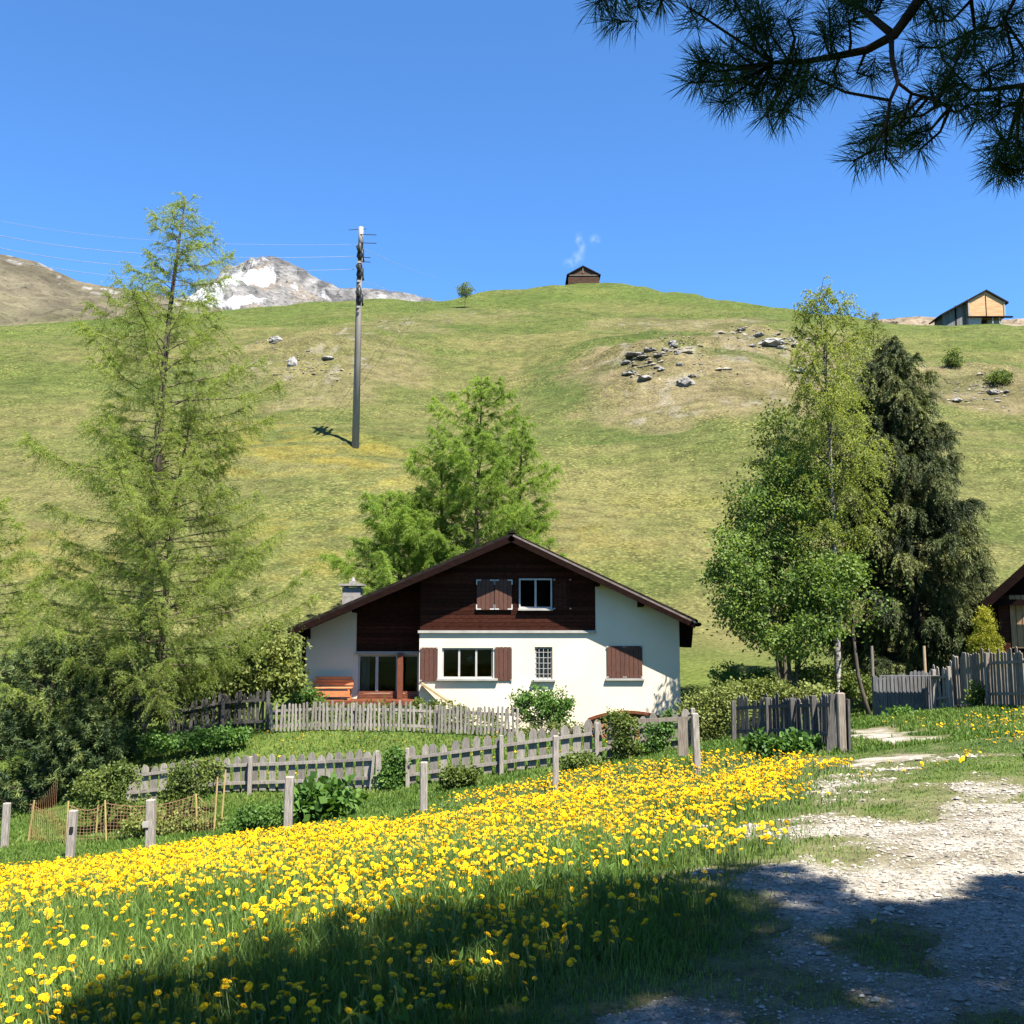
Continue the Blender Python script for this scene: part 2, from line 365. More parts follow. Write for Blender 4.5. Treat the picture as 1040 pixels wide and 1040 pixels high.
def hill_z(x, y):
    ds = np.interp(x, _rx, _ry); top = hill_plane(ds) + 1.6
    a = hill_plane(y) ; b_ = top - 0.10 * (y - ds) - 0.0004 * np.maximum(y - ds, 0) ** 2
    k = 2.2
    z = -k * np.logaddexp(-a / k, -b_ / k)
    for bx, by, rx, ry, h in BUMPS: z = z + h * np.exp(-(((x - bx) / rx) ** 2 + ((y - by) / ry) ** 2))
    for bx, by, rx, ry, h in BUMPS[:4]:
        z = z + np.exp(-1.4 * (((x - bx) / rx) ** 2 + ((y - by) / ry) ** 2)) * (2.8 * (fbm(x / 4.5 + bx, y / 3.2, 5) - 0.5) - 1.4 * np.abs(fbm(x / 7 + 3, y / 5 + bx, 3) - 0.5))
    f = sstep(55, 80, y)
    z = z + f * (3.2 * (fbm(x / 24, y / 24, 3) - 0.5) + 0.9 * (fbm(x / 7.0 + 40, y / 2.6, 3) - 0.5) + 0.35 * np.abs(fbm(x / 30 + 9, y / 1.6, 2) - 0.5))
    return np.maximum(z, -30)
def terrain(x, y):
    x = np.asarray(x, dtype=float); y = np.asarray(y, dtype=float)
    s = sstep(44, 58, y)
    zn = near_z(x, y) + 0.06 * (fbm(x * 0.9, y * 0.9, 3) - 0.5) * sstep(0, 3, np.hypot(x, y))
    return zn * (1 - s) + hill_z(x, y) * s
def tz(x, y): return float(terrain(np.array([x]), np.array([y]))[0])
def ground_at(px, py, d0=2.0, d1=230.0):
    """where the line of sight through px, py meets the terrain"""
    d = np.concatenate([np.arange(d0, 40, 0.05), np.arange(40, d1, 0.25)]); d = d[d >= d0]
    q1 = P(px, py, 1.0)
    x = q1.x * d; z = EYE + (q1.z - EYE) * d
    hit = np.nonzero(z <= terrain(x, d))[0]
    i = hit[0] if len(hit) else len(d) - 1
    return Vector((x[i], d[i], tz(x[i], d[i])))
def on(x, y, dz=0.0): return Vector((x, y, tz(x, y) + dz))
def at(px, d, dz=0.0):
    """ground point at image column px and depth d"""
    x = P(px, 650, d).x
    return on(x, d, dz)
for px, py, rx, ry, h in [(330, 365, 11, 16, 2.6), (690, 372, 15, 20, 3.2), (790, 350, 9, 10, 1.5), (1000, 385, 9, 9, 1.6), (500, 380, 10, 20, -1.2)]:
    g = ground_at(px, py, 50); BUMPS.append((g.x, g.y, rx, ry, h))
for it in range(9):
    for i, (px, py) in enumerate(SKYLINE):
        u = P(px, py, 1.0); dd = np.arange(60, 230, 0.5)
        got = ((terrain(u.x * dd, dd) - EYE) / dd).max(); want = u.z - EYE
        _ry[i + 1] = np.clip(_ry[i + 1] + 0.8 * (want - got) * _ry[i + 1] ** 2 / 24.4, 110, 260); _rx[i + 1] = u.x * _ry[i + 1]
def pixpoly(pts, d0=1.5): return np.array([tuple(ground_at(px, py, d0).xy) for px, py in pts])
def inside(poly, x, y):
    c = np.zeros(np.shape(x), dtype=bool); j = len(poly) - 1
    for i in range(len(poly)):
        xi, yi = poly[i]; xj, yj = poly[j]
        c ^= ((yi > y) != (yj > y)) & (x < (xj - xi) * (y - yi) / (yj - yi + 1e-12) + xi); j = i
    return c
def polydist(poly, x, y):
    """signed distance, positive inside"""
    d = np.full(np.shape(x), 1e9)
    for i in range(len(poly)):
        ax, ay = poly[i - 1]; bx, by = poly[i]; ex, ey = bx - ax, by - ay
        tt = np.clip(((x - ax) * ex + (y - ay) * ey) / (ex * ex + ey * ey + 1e-12), 0, 1)
        d = np.minimum(d, np.hypot(x - ax - tt * ex, y - ay - tt * ey))
    return np.where(inside(poly, x, y), d, -d)
# ------------------------------------------------------------------ ground cover maps (all in world metres)
G_MAIN = np.vstack([pixpoly([(645, 1080), (676, 1005), (722, 955), (758, 925), (792, 885), (815, 845), (850, 828), (920, 824), (960, 817), (1045, 820), (1180, 835)]), [(9, 4), (6, -3), (1.0, -3), (0.25, 1.0)]])
G_BITS = [pixpoly(q) for q in ([(868, 757), (925, 752), (942, 772), (912, 786), (888, 776)], [(945, 801), (1005, 794), (1015, 801), (960, 812)],
                               [(835, 818), (900, 797), (960, 800), (930, 816), (860, 826)], [(885, 742), (915, 742), (925, 755), (880, 757)], [(895, 785), (930, 780), (925, 797), (880, 800)])]
G_GRASS = [pixpoly(q) for q in ([(815, 955), (850, 915), (905, 925), (955, 955), (940, 990), (860, 985)],
                                [(800, 1000), (880, 1005), (890, 1030), (800, 1035)], [(985, 1035), (1040, 1010), (1060, 1050), (980, 1060)])]
def gravel_mask(x, y):
    nz = (fbm(x * 1.7 + 5, y * 1.1 + 3, 4) - 0.5)
    g = polydist(G_MAIN, x, y) / 0.6 + nz * 4.2 - 0.1
    for q in G_BITS: g = np.maximum(g, polydist(q, x, y) / 0.9 + nz * 5.5 + 0.05)
    for i, q in enumerate(G_GRASS): g = np.minimum(g, -polydist(q, x, y) / (0.25 if i in (0, 2) else 0.45) + nz * 3.6 + (0.6 if i in (0, 2) else 0.9))
    return g
FL_DENSE = pixpoly([(-200, 910), (-60, 897), (0, 891), (100, 881), (240, 858), (420, 845), (480, 829), (560, 818), (700, 801), (780, 787), (858, 783), (866, 801), (830, 834), (795, 857), (770, 881), (640, 894), (520, 905), (400, 923), (260, 950), (120, 967), (0, 973), (-200, 990)])
FL_SPARSE = pixpoly([(-300, 990), (0, 965), (260, 945), (500, 899), (730, 879), (720, 905), (640, 965), (560, 1005), (420, 1050), (300, 1105), (-300, 1105)])
FL_STRIP = pixpoly([(440, 824), (560, 794), (640, 784), (690, 781), (720, 774), (800, 775), (850, 779), (850, 791), (700, 801), (560, 815)])
FL_RIGHT = [pixpoly(q) for q in ([(990, 735), (1060, 722), (1060, 770), (1010, 768)], [(975, 770), (1005, 768), (1005, 785), (970, 784)], [(945, 786), (965, 782), (965, 806), (945, 806)], [(870, 740), (890, 738), (895, 752), (870, 752)], [(900, 735), (1000, 730), (1000, 745), (900, 745)])]

xs = 420 * np.sinh(5 * np.linspace(-1, 1, 561)) / math.sinh(5)
y_near = np.concatenate([np.array([-300, -150, -80, -40, -25, -18, -14]), np.arange(-12, 0, 0.6), np.arange(0, 28, 0.16), np.linspace(28, 50, 70)])
y_far = np.concatenate([np.linspace(50, 190, 250), np.linspace(193, 420, 30)])
def grid_mesh(name, xs, ys, zf, cf, m, kind='structure', keep=None):
    X, Y = np.meshgrid(xs, ys); Z = zf(X, Y); V = np.stack([X, Y, Z], -1).reshape(-1, 3)
    nx, ny = len(xs), len(ys); i = np.arange((nx - 1) * (ny - 1)); r, c = i // (nx - 1), i % (nx - 1); a = r * nx + c
    Fq = np.stack([a, a + 1, a + nx + 1, a + nx], -1)
    col = cf(X, Y, Z).reshape(-1, 3)
    if keep is not None:
        k = keep(X, Y).reshape(-1)
        Fq = Fq[k[Fq].min(axis=1)]
        used = np.unique(Fq); mp = np.full(len(V), -1); mp[used] = np.arange(len(used)); V = V[used]; col = col[used]; Fq = mp[Fq]
    o = np_mesh(name, V, Fq, m, None, col, smooth=True); o['kind'] = kind; return o
def lerp3(a, b, t): return np.asarray(a) * (1 - t[..., None]) + np.asarray(b) * t[..., None]

SCREE = []      # centre x, y, half sizes, strength
for px, py, rx, ry, s in [(655, 355, 8.5, 12, 1.0), (720, 365, 15, 16, 0.9), (775, 345, 10, 10, 0.8), (330, 362, 12, 17, 0.55), (400, 330, 9, 12, 0.45), (985, 385, 9, 11, 0.9), (700, 395, 12, 10, 0.6), (480, 320, 8, 10, 0.3), (690, 330, 14, 8, 0.7), (880, 370, 8, 10, 0.5)]:
    g = ground_at(px, py, 50); SCREE.append((g.x, g.y, rx, ry, s))
YEL = []
for px, py, rx, ry, s in [(300, 455, 9, 7, 1.0), (390, 470, 6, 6, 0.9), (250, 440, 8, 6, 0.8), (300, 530, 6, 4, 0.8), (320, 575, 4, 3, 0.9), (190, 470, 8, 5, 0.6), (390, 490, 4, 2.5, 0.8), (60, 560, 7, 5, 0.8), (560, 560, 7, 5, 0.45), (620, 520, 9, 6, 0.35)]:
    g = ground_at(px, py, 46); YEL.append((g.x, g.y, rx, ry, s))
def hill_col(x, y, z):
    lo = fbm(x / 16 + 3, y / 9 + 8, 5); band = fbm(x / 34 + 11, y / 3.4 + 2, 4); hi = fbm(x / 2.2, y / 1.6, 3)
    green = lerp3((0.075, 0.105, 0.023), (0.105, 0.135, 0.031), sstep(0.3, 0.7, hi))
    dry = lerp3((0.135, 0.138, 0.045), (0.175, 0.162, 0.062), sstep(0.3, 0.7, hi))
    dryness = 0.30 + 0.45 * sstep(58, 72, y) - 0.35 * sstep(98, 112, y) + 0.25 * sstep(112, 128, y) - 0.4 * sstep(128, 150, y)
    t = np.clip(dryness + 1.9 * (lo - 0.5) + 1.7 * (band - 0.5), 0, 1)
    c = lerp3(green, dry, t)
    for sx, sy, rx, ry, s in SCREE:
        r = ((x - sx) / rx) ** 2 + ((y - sy) / ry) ** 2 + 1.6 * (fbm(x / 3.5 + sx, y / 3.5, 4) - 0.5)
        c = lerp3(c, (0.062, 0.098, 0.02), 0.55 * s * sstep(0.95, 1.25, r) * sstep(2.3, 1.5, r))
        m_ = s * sstep(1.15, 0.55, r)
        c = lerp3(c, lerp3((0.125, 0.11, 0.05), (0.22, 0.18, 0.10), sstep(0.3, 0.7, fbm(x / 3.2 + 7, y / 2.4, 5))), m_)
        st = sstep(0.64, 0.72, fbm(x / 1.6 + 31, y / 2.2 + sy, 4)) * sstep(0.8, 0.35, r) * s
        c = lerp3(c, (0.30, 0.275, 0.23), st * 0.85)
    for sx, sy, rx, ry, s in YEL:
        r = ((x - sx) / rx) ** 2 + ((y - sy) / ry) ** 2 + 1.2 * (fbm(x / 4 + sx, y / 1.5, 4) - 0.5)
        sp = sstep(0.42, 0.62, fbm(x / 2.6, y / 0.9, 3))
        c = lerp3(c, (0.29, 0.22, 0.025), s * sstep(1.15, 0.2, r) * sp * 0.32)
    top = sstep(0, -14, y - np.interp(x, _rx, _ry)); c = lerp3(c, (0.085, 0.135, 0.024), 0.75 * sstep(-32, -12, y - np.interp(x, _rx, _ry)) * (0.5 + 0.5 * sstep(0.35, 0.6, lo)))
    return c
def ground_col(x, y, z):
    n1 = fbm(x * 0.5, y * 0.35, 4); c = lerp3((0.06, 0.10, 0.018), (0.11, 0.155, 0.03), sstep(0.35, 0.65, n1))
    c = lerp3(c, (0.13, 0.17, 0.035), 0.6 * sstep(22, 32, y) * sstep(-2, -8, -y))
    g = sstep(-1.6, 0.6, gravel_mask(x, y)); c = lerp3(c, (0.23, 0.2, 0.12), g * 0.75)
    c = np.where((y > 39)[..., None], lerp3(c, hill_col(x, y, z), sstep(40, 50, y)), c)
    return c
grid_mesh('ground', xs, y_near, terrain, ground_col, M['ground'])

grid_mesh('hill', xs, y_far, terrain, hill_col, M['hill'])

# gravel path: its own sheet 6 mm above the ground
gx = np.arange(-0.6, 9.0, 0.045); gy = np.concatenate([np.arange(0.8, 14, 0.045), np.arange(14, 32, 0.12)])
def path_col(x, y, z):
    n1 = fbm(x * 2.2, y * 2.2, 4); c = lerp3((0.27, 0.24, 0.18), (0.50, 0.465, 0.40), sstep(0.3, 0.62, n1))
    return lerp3(c, (0.20, 0.19, 0.09), 0.8 * sstep(1.2, 0.0, gravel_mask(x, y)))
grid_mesh('path', gx, gy, lambda x, y: terrain(x, y) - 0.012 + 0.022 * sstep(0, 0.5, gravel_mask(x, y)), path_col, M['path'], keep=lambda x, y: gravel_mask(x, y) > 0)

# far mountains
def mountain(name, sil, d, slope, colf, seed, rough, n=260, rows=70, depth=1.0):
    sil = np.array([tuple(P(px, py, d)[k] for k in (0, 2)) for px, py in sil])
    x = np.linspace(sil[0, 0], sil[-1, 0], n); zr = np.interp(x, sil[:, 0], sil[:, 1])
    W = (zr.max() - sil[:, 1].min()) * 1.6 / slope * depth + 1
    s = np.concatenate([np.linspace(-0.6, 0, 14, endpoint=False), np.linspace(0, 1, rows)])
    X, S = np.meshgrid(x, s); Zr = np.tile(zr, (len(s), 1))
    Y = d - S * W
    sc = d / 45.0
    nz = (fbm(X / sc + seed, Y / sc * 0.7, 5) - 0.5) + 0.8 * (0.5 - np.abs(fbm(X / sc * 0.6 + 3 * seed, Y / sc * 0.4 + 7, 4) - 0.5) * 4)
    Z = Zr - np.abs(S) * W * slope + nz * rough * sstep(0, 0.10, np.abs(S)) + rough * 0.25 * (fbm(X / sc * 4, Y * 0 + seed, 4) - 0.5)
    col = colf(X, S, nz, Z)
    V = np.stack([X, Y, Z], -1).reshape(-1, 3); nx = n
    i = np.arange((nx - 1) * (len(s) - 1)); r, c = i // (nx - 1), i % (nx - 1); a = r * nx + c
    o = np_mesh(name, V, np.stack([a, a + nx, a + nx + 1, a + 1], -1), M['rockface'], None, col.reshape(-1, 3), smooth=True)
    o['kind'] = 'structure'; return o
def snowy(X, S, nz, Z):
    f = fbm(X / 20, S * 6, 4); c = lerp3((0.12, 0.12, 0.125), (0.27, 0.265, 0.26), sstep(0.35, 0.65, f))
    c = lerp3(c, (0.25, 0.21, 0.165), sstep(0.5, 0.7, fbm(X / 55 + 9, S * 5 + 2, 3)) * sstep(0.1, 0.3, S))
    sn = sstep(0.575, 0.605, fbm(X / 46 + 4.4, S * 5 + X / 90 + 2, 5)) * sstep(0.12, 0.2, S)
    return lerp3(c, (0.62, 0.64, 0.67), sn)
mountain('snowy_mountain', [(60, 345), (150, 312), (203, 300), (215, 292), (235, 273), (256, 263), (275, 260), (288, 263), (303, 270), (318, 281), (345, 292), (380, 293), (412, 298), (440, 304), (500, 318), (620, 340)], 1900, 0.62, snowy, 3.1, 34)
def brown(X, S, nz, Z):
    f = fbm(X / 18, S * 14, 4); c = lerp3((0.13, 0.115, 0.078), (0.175, 0.155, 0.105), sstep(0.35, 0.65, f))
    c = lerp3(c, (0.14, 0.14, 0.06), sstep(0.2, 0.55, S + 0.3 * (f - 0.5)))
    return lerp3(c, (0.4, 0.38, 0.36), sstep(0.62, 0.66, fbm(X / 9 + 7, S * 40, 4)) * sstep(0.12, 0.03, S))
mountain('brown_mountain', [(-420, 190), (-260, 215), (-120, 240), (-40, 252), (0, 258), (38, 266), (56, 275), (80, 286), (110, 291), (160, 298), (240, 318), (330, 350)], 620, 0.5, brown, 1.7, 4)
mountain('brown_ridge', [(700, 345), (800, 333), (880, 326), (925, 322), (965, 323), (1000, 326), (1060, 322), (1200, 318), (1400, 300)], 460, 0.4, lambda X, S, nz, Z: lerp3((0.24, 0.19, 0.13), (0.32, 0.26, 0.19), sstep(0.3, 0.7, fbm(X / 10, S * 8, 3))), 5.5, 3)
# ------------------------------------------------------------------ foliage builders
def unit(v):
    return v / np.maximum(np.linalg.norm(v, axis=-1, keepdims=True), 1e-9)
def rand_unit(n): return unit(rng.normal(size=(n, 3)))
def tri_blades(c, d, ln, wd):
    """one tapering triangle per blade"""
    s = unit(np.cross(d, rand_unit(len(c)))) * (np.asarray(wd)[..., None] if np.ndim(wd) else wd) * 0.5
    L = np.asarray(ln)[..., None] if np.ndim(ln) else ln
    V = np.stack([c - s, c + s, c + d * L], 1).reshape(-1, 3)
    return V, np.arange(len(V)).reshape(-1, 3), 3
def leaf_blades(c, d, ln, wd):
    """one diamond leaf per blade"""
    s = unit(np.cross(d, rand_unit(len(c)))) * (np.asarray(wd)[..., None] if np.ndim(wd) else wd) * 0.5
    L = np.asarray(ln)[..., None] if np.ndim(ln) else ln
    V = np.stack([c, c + d * L * 0.45 + s, c + d * L, c + d * L * 0.45 - s], 1).reshape(-1, 3)
    return V, np.arange(len(V)).reshape(-1, 4), 4
def leaf_tint(c, per, scale=1.0, amt=0.5, own=0.5):
    n = fbm(c[:, 0] / scale + c[:, 1] / scale * 0.7, c[:, 2] / scale + 5, 2)
    t = np.clip(0.5 + (n - 0.5) * 2 * amt + (rng.random(len(c)) - 0.5) * own, 0, 1)
    return np.repeat(t, per)

def conifer(name, label, base, H, rad, n_br, leaf='tri', mleaf=None, mbark=None, twigs=9, twig_len=0.5, samples=9, per=3, bl=0.07, bw=0.02,
            rise=0.15, droop=0.35, tip=0.25, hang=0.5, lean=(0, 0), tr=0.18, t0=0.1, power=0.95, group=None, cat='tree', stems=((0, 0, 1.0),), side=0.9, inner=0.12, wob=0.12, skip=0.0, vol=0.0, mlimb=None, limbr=1.0, lexp=1.0, coh=0.9, btint=0.0, tintscale=1.0, ownt=0.6):
    """trunk with limbs (one mesh) and crown of many small needles or leaves (one mesh)"""
    root = thing(name, label, cat, base, group)
    wood = MB(); limbs = MB() if mlimb else wood; TS, TD, TL, TT = [], [], [], []
    b0 = np.array(base, dtype=float)
    for sx, sy, sh in stems:
        Hs = H * sh
        ph = rng.random(2) * 6.28
        def trunk(h):
            f = h / Hs
            return b0 + np.array([lean[0] * f ** lexp + sx * min(1, f * 3) + wob * math.sin(ph[0] + f * 5), lean[1] * f + sy * min(1, f * 3) + wob * math.sin(ph[1] + f * 6), h])
        hs = np.linspace(-0.3, Hs, 15)
        k = tr * sh
        wood.tube([trunk(h) for h in hs], [k * (1.25 if i == 0 else 1) * max(0.03, (1 - max(h, 0) / Hs)) ** 0.85 + 0.008 for i, h in enumerate(hs)], 8)
        for i in range(int(n_br * sh)):
            t = t0 + (0.995 - t0) * ((i + rng.random()) / (n_br * sh)) ** power
            if rng.random() < skip: continue
            az = i * 2.39996 + rng.random() * 0.7
            L = rad(t, az) * rng.uniform(0.72, 1.08)
            if L < 0.06: continue
            p0 = trunk(t * Hs); hd = np.array([math.cos(az), math.sin(az), 0.0])
            s = np.linspace(0, 1, 7)
            bend = rng.uniform(-0.15, 0.15)
            pd = np.array([-hd[1], hd[0], 0])
            pts = p0 + hd * (L * s)[:, None] + pd * (L * bend * s * s)[:, None]
            pts[:, 2] += L * ((rise * rng.uniform(0.6, 1.4) + vol * t) * s - droop * rng.uniform(0.7, 1.3) * s ** 2 + tip * s ** 4)
            r0 = (0.010 + 0.014 * min(L, 3.5) * (0.4 + 0.6 * (1 - t))) * limbr
            limbs.tube(pts, [r0 * (1 - 0.85 * q) + 0.003 for q in s], 4, cap=False)
            nt_ = max(3, int(twigs * L))
            u = inner + (1 - inner) * np.sqrt(rng.random(nt_)) if L > 0.8 else rng.uniform(0.05, 1, nt_)
            ip = np.clip(u * 6, 0, 5.999); i0 = ip.astype(int); fr_ = (ip - i0)[:, None]
            st = pts[i0] * (1 - fr_) + pts[i0 + 1] * fr_
            tan = unit(pts[i0 + 1] - pts[i0])
            sg = rng.choice([-1, 1], nt_)[:, None]
            d = unit(tan * rng.uniform(0.2, 1.0, (nt_, 1)) + pd * sg * side * rng.uniform(0.3, 1.0, (nt_, 1)) + np.array([0, 0, 1.0]) * rng.uniform(-0.6, 0.45, (nt_, 1)))
            TS.append(st); TD.append(d); TL.append(twig_len * rng.uniform(0.5, 1.25, nt_) * (1.1 - 0.45 * u) * min(1.0, 0.35 + L / 2)); TT.append(np.full(nt_, rng.normal() * btint))
    S = np.concatenate(TS); D = np.concatenate(TD); L = np.concatenate(TL)
    q = (np.arange(samples) + 0.5) / samples
    pts = S[:, None] + D[:, None] * (q[None, :] * L[:, None])[..., None]
    pts[..., 2] -= hang * (q[None, :] ** 2) * L[:, None]
    tang = unit(D[:, None] + np.array([0, 0, -2.0]) * (hang * q)[None, :, None])
    # twig wood: one thin sliver each
    endp = pts[:, -1]; midp = pts[:, samples // 2]
    c = np.repeat(pts.reshape(-1, 3), per, 0); tg = np.repeat(tang.reshape(-1, 3), per, 0)
    c = c + rng.normal(size=c.shape) * bl * 0.35
    d = unit(tg * coh + rand_unit(len(c)) * 1.0)
    ln = bl * rng.uniform(0.7, 1.3, len(c)); wd = bw * rng.uniform(0.7, 1.3, len(c))
    V, Fc, k = (tri_blades if leaf == 'tri' else leaf_blades)(c, d, ln, wd)
    wood.build('trunk', mbark, root, smooth=True)
    if mlimb: limbs.build('limbs', mlimb, root, smooth=True)
    np_mesh('crown', V, Fc, mleaf, root, np.clip(leaf_tint(c, k, tintscale, 0.45, ownt) + np.repeat(np.concatenate(TT), samples * per * k), 0, 1))
    sd = unit(np.cross(endp - S, rand_unit(len(S)))) * 0.006
    Vt = np.concatenate([np.stack([S - sd, S + sd, midp], 1), np.stack([midp - sd * .6, midp + sd * .6, endp], 1)]).reshape(-1, 3)
    np_mesh('twigs', Vt, np.arange(len(Vt)).reshape(-1, 3), mlimb or mbark, root)
    return root

def broadleaf(name, label, base, blobs, n_cl, leaves, lsize, mleaf, mbark, stems=None, cl_r=0.35, cat='tree', group=None, tr=0.09, droop=0.25, shell=0.55, tintscale=0.8, lw=0.75, limbs=True, ownt=0.6, kind=None):
    """crown of leaf clusters carried on bent limbs; blobs = [(centre, radii, weight)] in world metres"""
    root = thing(name, label, cat, base, group)
    b0 = Vector(base)
    wsum = sum(b[2] for b in blobs); cl = []
    for c, r, wgt in blobs:
        k = max(1, int(round(n_cl * wgt / wsum)))
        u = rand_unit(k) * (rng.random((k, 1)) ** (1 - shell)) ** 0.75
        cl.append(np.array(c) + u * np.array(r))
    cl = np.concatenate(cl)
    cl = cl[cl[:, 2] > b0.z + 0.05]
    wood = MB()
    stems = stems or [((0, 0), 0.75)]
    zt = cl[:, 2].max()
    tr_l = []
    for (dx, dy), fh in stems:
        h = (zt - b0.z) * fh; pts = []
        for i in range(7):
            f = i / 6; pts.append(b0 + Vector((dx * f ** 0.8 + 0.06 * math.sin(3 * f + dx), dy * f ** 0.8, -0.15 + (h + 0.15) * f)))
        wood.tube(pts, [tr * (1 - 0.8 * i / 6) * (1.2 if i == 0 else 1) for i in range(7)], 7); tr_l.append(pts)
    if limbs:
        for c in cl[::max(1, len(cl) // 140)]:
            cv = Vector(c); pts = min(tr_l, key=lambda p: (p[4] - cv).length)
            zz = min(max(cv.z - (cv - pts[4]).xy.length * 0.7, b0.z + 0.25 * (zt - b0.z) * 0.5), pts[-1].z)
            p = min(pts, key=lambda q: abs(q.z - zz)); mid = p.lerp(cv, 0.5) + Vector((0, 0, 0.12 * (cv - p).length))
            wood.tube([p, p.lerp(mid, 0.6) + Vector(rng.normal(size=3) * 0.04), mid, cv], [tr * 0.28, tr * 0.2, tr * 0.14, tr * 0.05], 4, cap=False)
    wood.build('trunk', mbark, root, smooth=True)
    cr = cl_r * rng.uniform(0.6, 1.3, len(cl))
    c = np.repeat(cl, leaves, 0) + rng.normal(size=(len(cl) * leaves, 3)) * np.repeat(cr, leaves)[:, None] * np.array([0.5, 0.5, 0.36])
    c[:, 2] = np.maximum(c[:, 2], b0.z + 0.03)
    d = unit(rand_unit(len(c)) + np.array([0, 0, -droop]) + 0.5 * unit(c - np.repeat(cl, leaves, 0)))
    V, Fc, k = leaf_blades(c, d, lsize * rng.uniform(0.6, 1.3, len(c)), lsize * lw * rng.uniform(0.6, 1.2, len(c)))
    np_mesh('crown', V, Fc, mleaf, root, leaf_tint(c, k, tintscale, 0.45, ownt))
    if kind: root['kind'] = kind
    return root

def tufts(centres, axes, n, ln, wd, back=0.10):
    """pine needle brushes: needles spring from the last stretch of each twig"""
    m = len(centres)
    c = np.repeat(np.asarray(centres), n, 0); a = np.repeat(unit(np.asarray(axes, dtype=float)), n, 0)
    c = c - a * (rng.random((m * n, 1)) ** 1.3) * back
    d = unit(a * rng.uniform(-0.15, 1.1, (m * n, 1)) + unit(np.cross(a, rand_unit(m * n))) * 0.85)
    d[:, 2] -= 0.10; d = unit(d)
    L = ln * rng.uniform(0.7, 1.15, m * n)
    s = unit(np.cross(d, rand_unit(m * n))) * wd * 0.5
    b = c + d * L[:, None] * 0.5 + rng.normal(size=c.shape) * 0.002; e = c + d * L[:, None]; e[:, 2] -= L * 0.07
    V = np.stack([c - s * .6, c + s * .6, b + s, e, b - s], 1).reshape(-1, 3)
    i = np.arange(m * n)[:, None] * 5
    Fc = np.concatenate([i + np.array([[0, 1, 2]]), i + np.array([[0, 2, 4]]), i + np.array([[4, 2, 3]])])
    return V, Fc, 5
# ------------------------------------------------------------------ chalet
def holed(name, outline, holes, y0, y1, m, parent):
    bm = bmesh.new()
    for lp in [outline] + holes:
        vs = [bm.verts.new((x, y0, z)) for x, z in lp]
        for i in range(len(vs)): bm.edges.new((vs[i], vs[(i + 1) % len(vs)]))
    bmesh.ops.triangle_fill(bm, edges=bm.edges[:], use_beauty=True, use_dissolve=False, normal=(0, -1, 0))
    r = bmesh.ops.extrude_face_region(bm, geom=bm.faces[:])
    bmesh.ops.translate(bm, verts=[v for v in r['geom'] if isinstance(v, bmesh.types.BMVert)], vec=(0, y1 - y0, 0))
    bmesh.ops.recalc_face_normals(bm, faces=bm.faces)
    l = root_loc(parent)
    bmesh.ops.translate(bm, verts=bm.verts[:], vec=-l)
    me = bpy.data.meshes.new(name); bm.to_mesh(me); bm.free()
    return link(name, me, m, parent)
def rect(x0, z0, x1, z1): return [(x0, z0), (x1, z0), (x1, z1), (x0, z1)]
D0 = 36.0; DR = 36.8
def hx(px, d=D0): return P(px, 650, d).x
def hz(py, d=D0): return P(520, py, d).z

house = thing('chalet', 'white rendered chalet with dark timber gable and broad low roof', 'house', (hx(500), 41, hz(750)))
RF = 35.2; RB = 46.6
rid = P(519.5, 541, RF); el = P(292, 638, RF); er = P(709, 630, RF)
TH = 0.17
def roof_top(x):
    return rid.z + (el.z - rid.z) * (rid.x - x) / (rid.x - el.x) if x < rid.x else rid.z + (er.z - rid.z) * (x - rid.x) / (er.x - rid.x)
def roof_under(x): return roof_top(x) - TH - 0.02
def roof_x(z, side):
    """x where the roof underside reaches height z"""
    f = (rid.z - (z + TH + 0.02))
    return rid.x - f * (rid.x - el.x) / (rid.z - el.z) if side < 0 else rid.x + f * (er.x - rid.x) / (rid.z - er.z)
# walls
xl, xc, xm, xr = hx(311), hx(426), hx(605), hx(690)
zg, zl = hz(762) - 0.4, hz(641)
arch = []
for i in range(11):
    f = i / 10; px = 675 - 78 * f; arch.append((hx(px), hz(729 - 7.5 * (1 - (2 * f - 1) ** 2))))
outl = [(xc, zg), (xc, zl), (xm, zl), (xm, roof_under(xm)), (xr, roof_under(xr)), (xr, zg), (hx(675), zg)] + arch + [(hx(597), zg)]
W1 = (hx(449), hz(689), hx(501), hz(658)); W2 = (hx(543), hz(690), hx(561), hz(657)); W3 = (hx(616), hz(688.5), hx(652), hz(656)); W4 = (hx(527), hz(618), hx(561), hz(587.5)); W5 = (hx(364, DR), hz(704, DR), hx(425.5, DR), hz(665, DR)); W6 = (hx(484), hz(618), hx(520), hz(589))
holed('wall', outl, [rect(*W1), rect(*W2)], D0, D0 + 0.3, M['stucco'], house)
holed('wall', [(hx(311, DR), zg), (hx(311, DR), roof_under(hx(311, DR))), (hx(362, DR), roof_under(hx(362, DR))), (hx(362, DR), zg)], [], DR, DR + 0.3, M['stucco'], house)
b = MB(); b.box(((xr - 0.15), (D0 + 0.3 + RB - 0.8) / 2, (zg + roof_under(xr)) / 2), (0.30, RB - 0.8 - D0 - 0.3, roof_under(xr) - zg)).build('wall', M['stucco'], house)
b = MB(); b.box((hx(311, DR) + 0.15, (DR + 0.3 + RB - 0.8) / 2, (zg + roof_under(xl)) / 2), (0.3, RB - 0.8 - DR - 0.3, roof_under(xl) - zg)).build('wall', M['stucco'], house)
b = MB(); b.prism([(xl, zg), (xr, zg), (xr, roof_under(xr)), (rid.x, roof_under(rid.x)), (xl, roof_under(xl))], RB - 0.8, RB - 0.55); b.build('back_wall', M['stucco'], house)
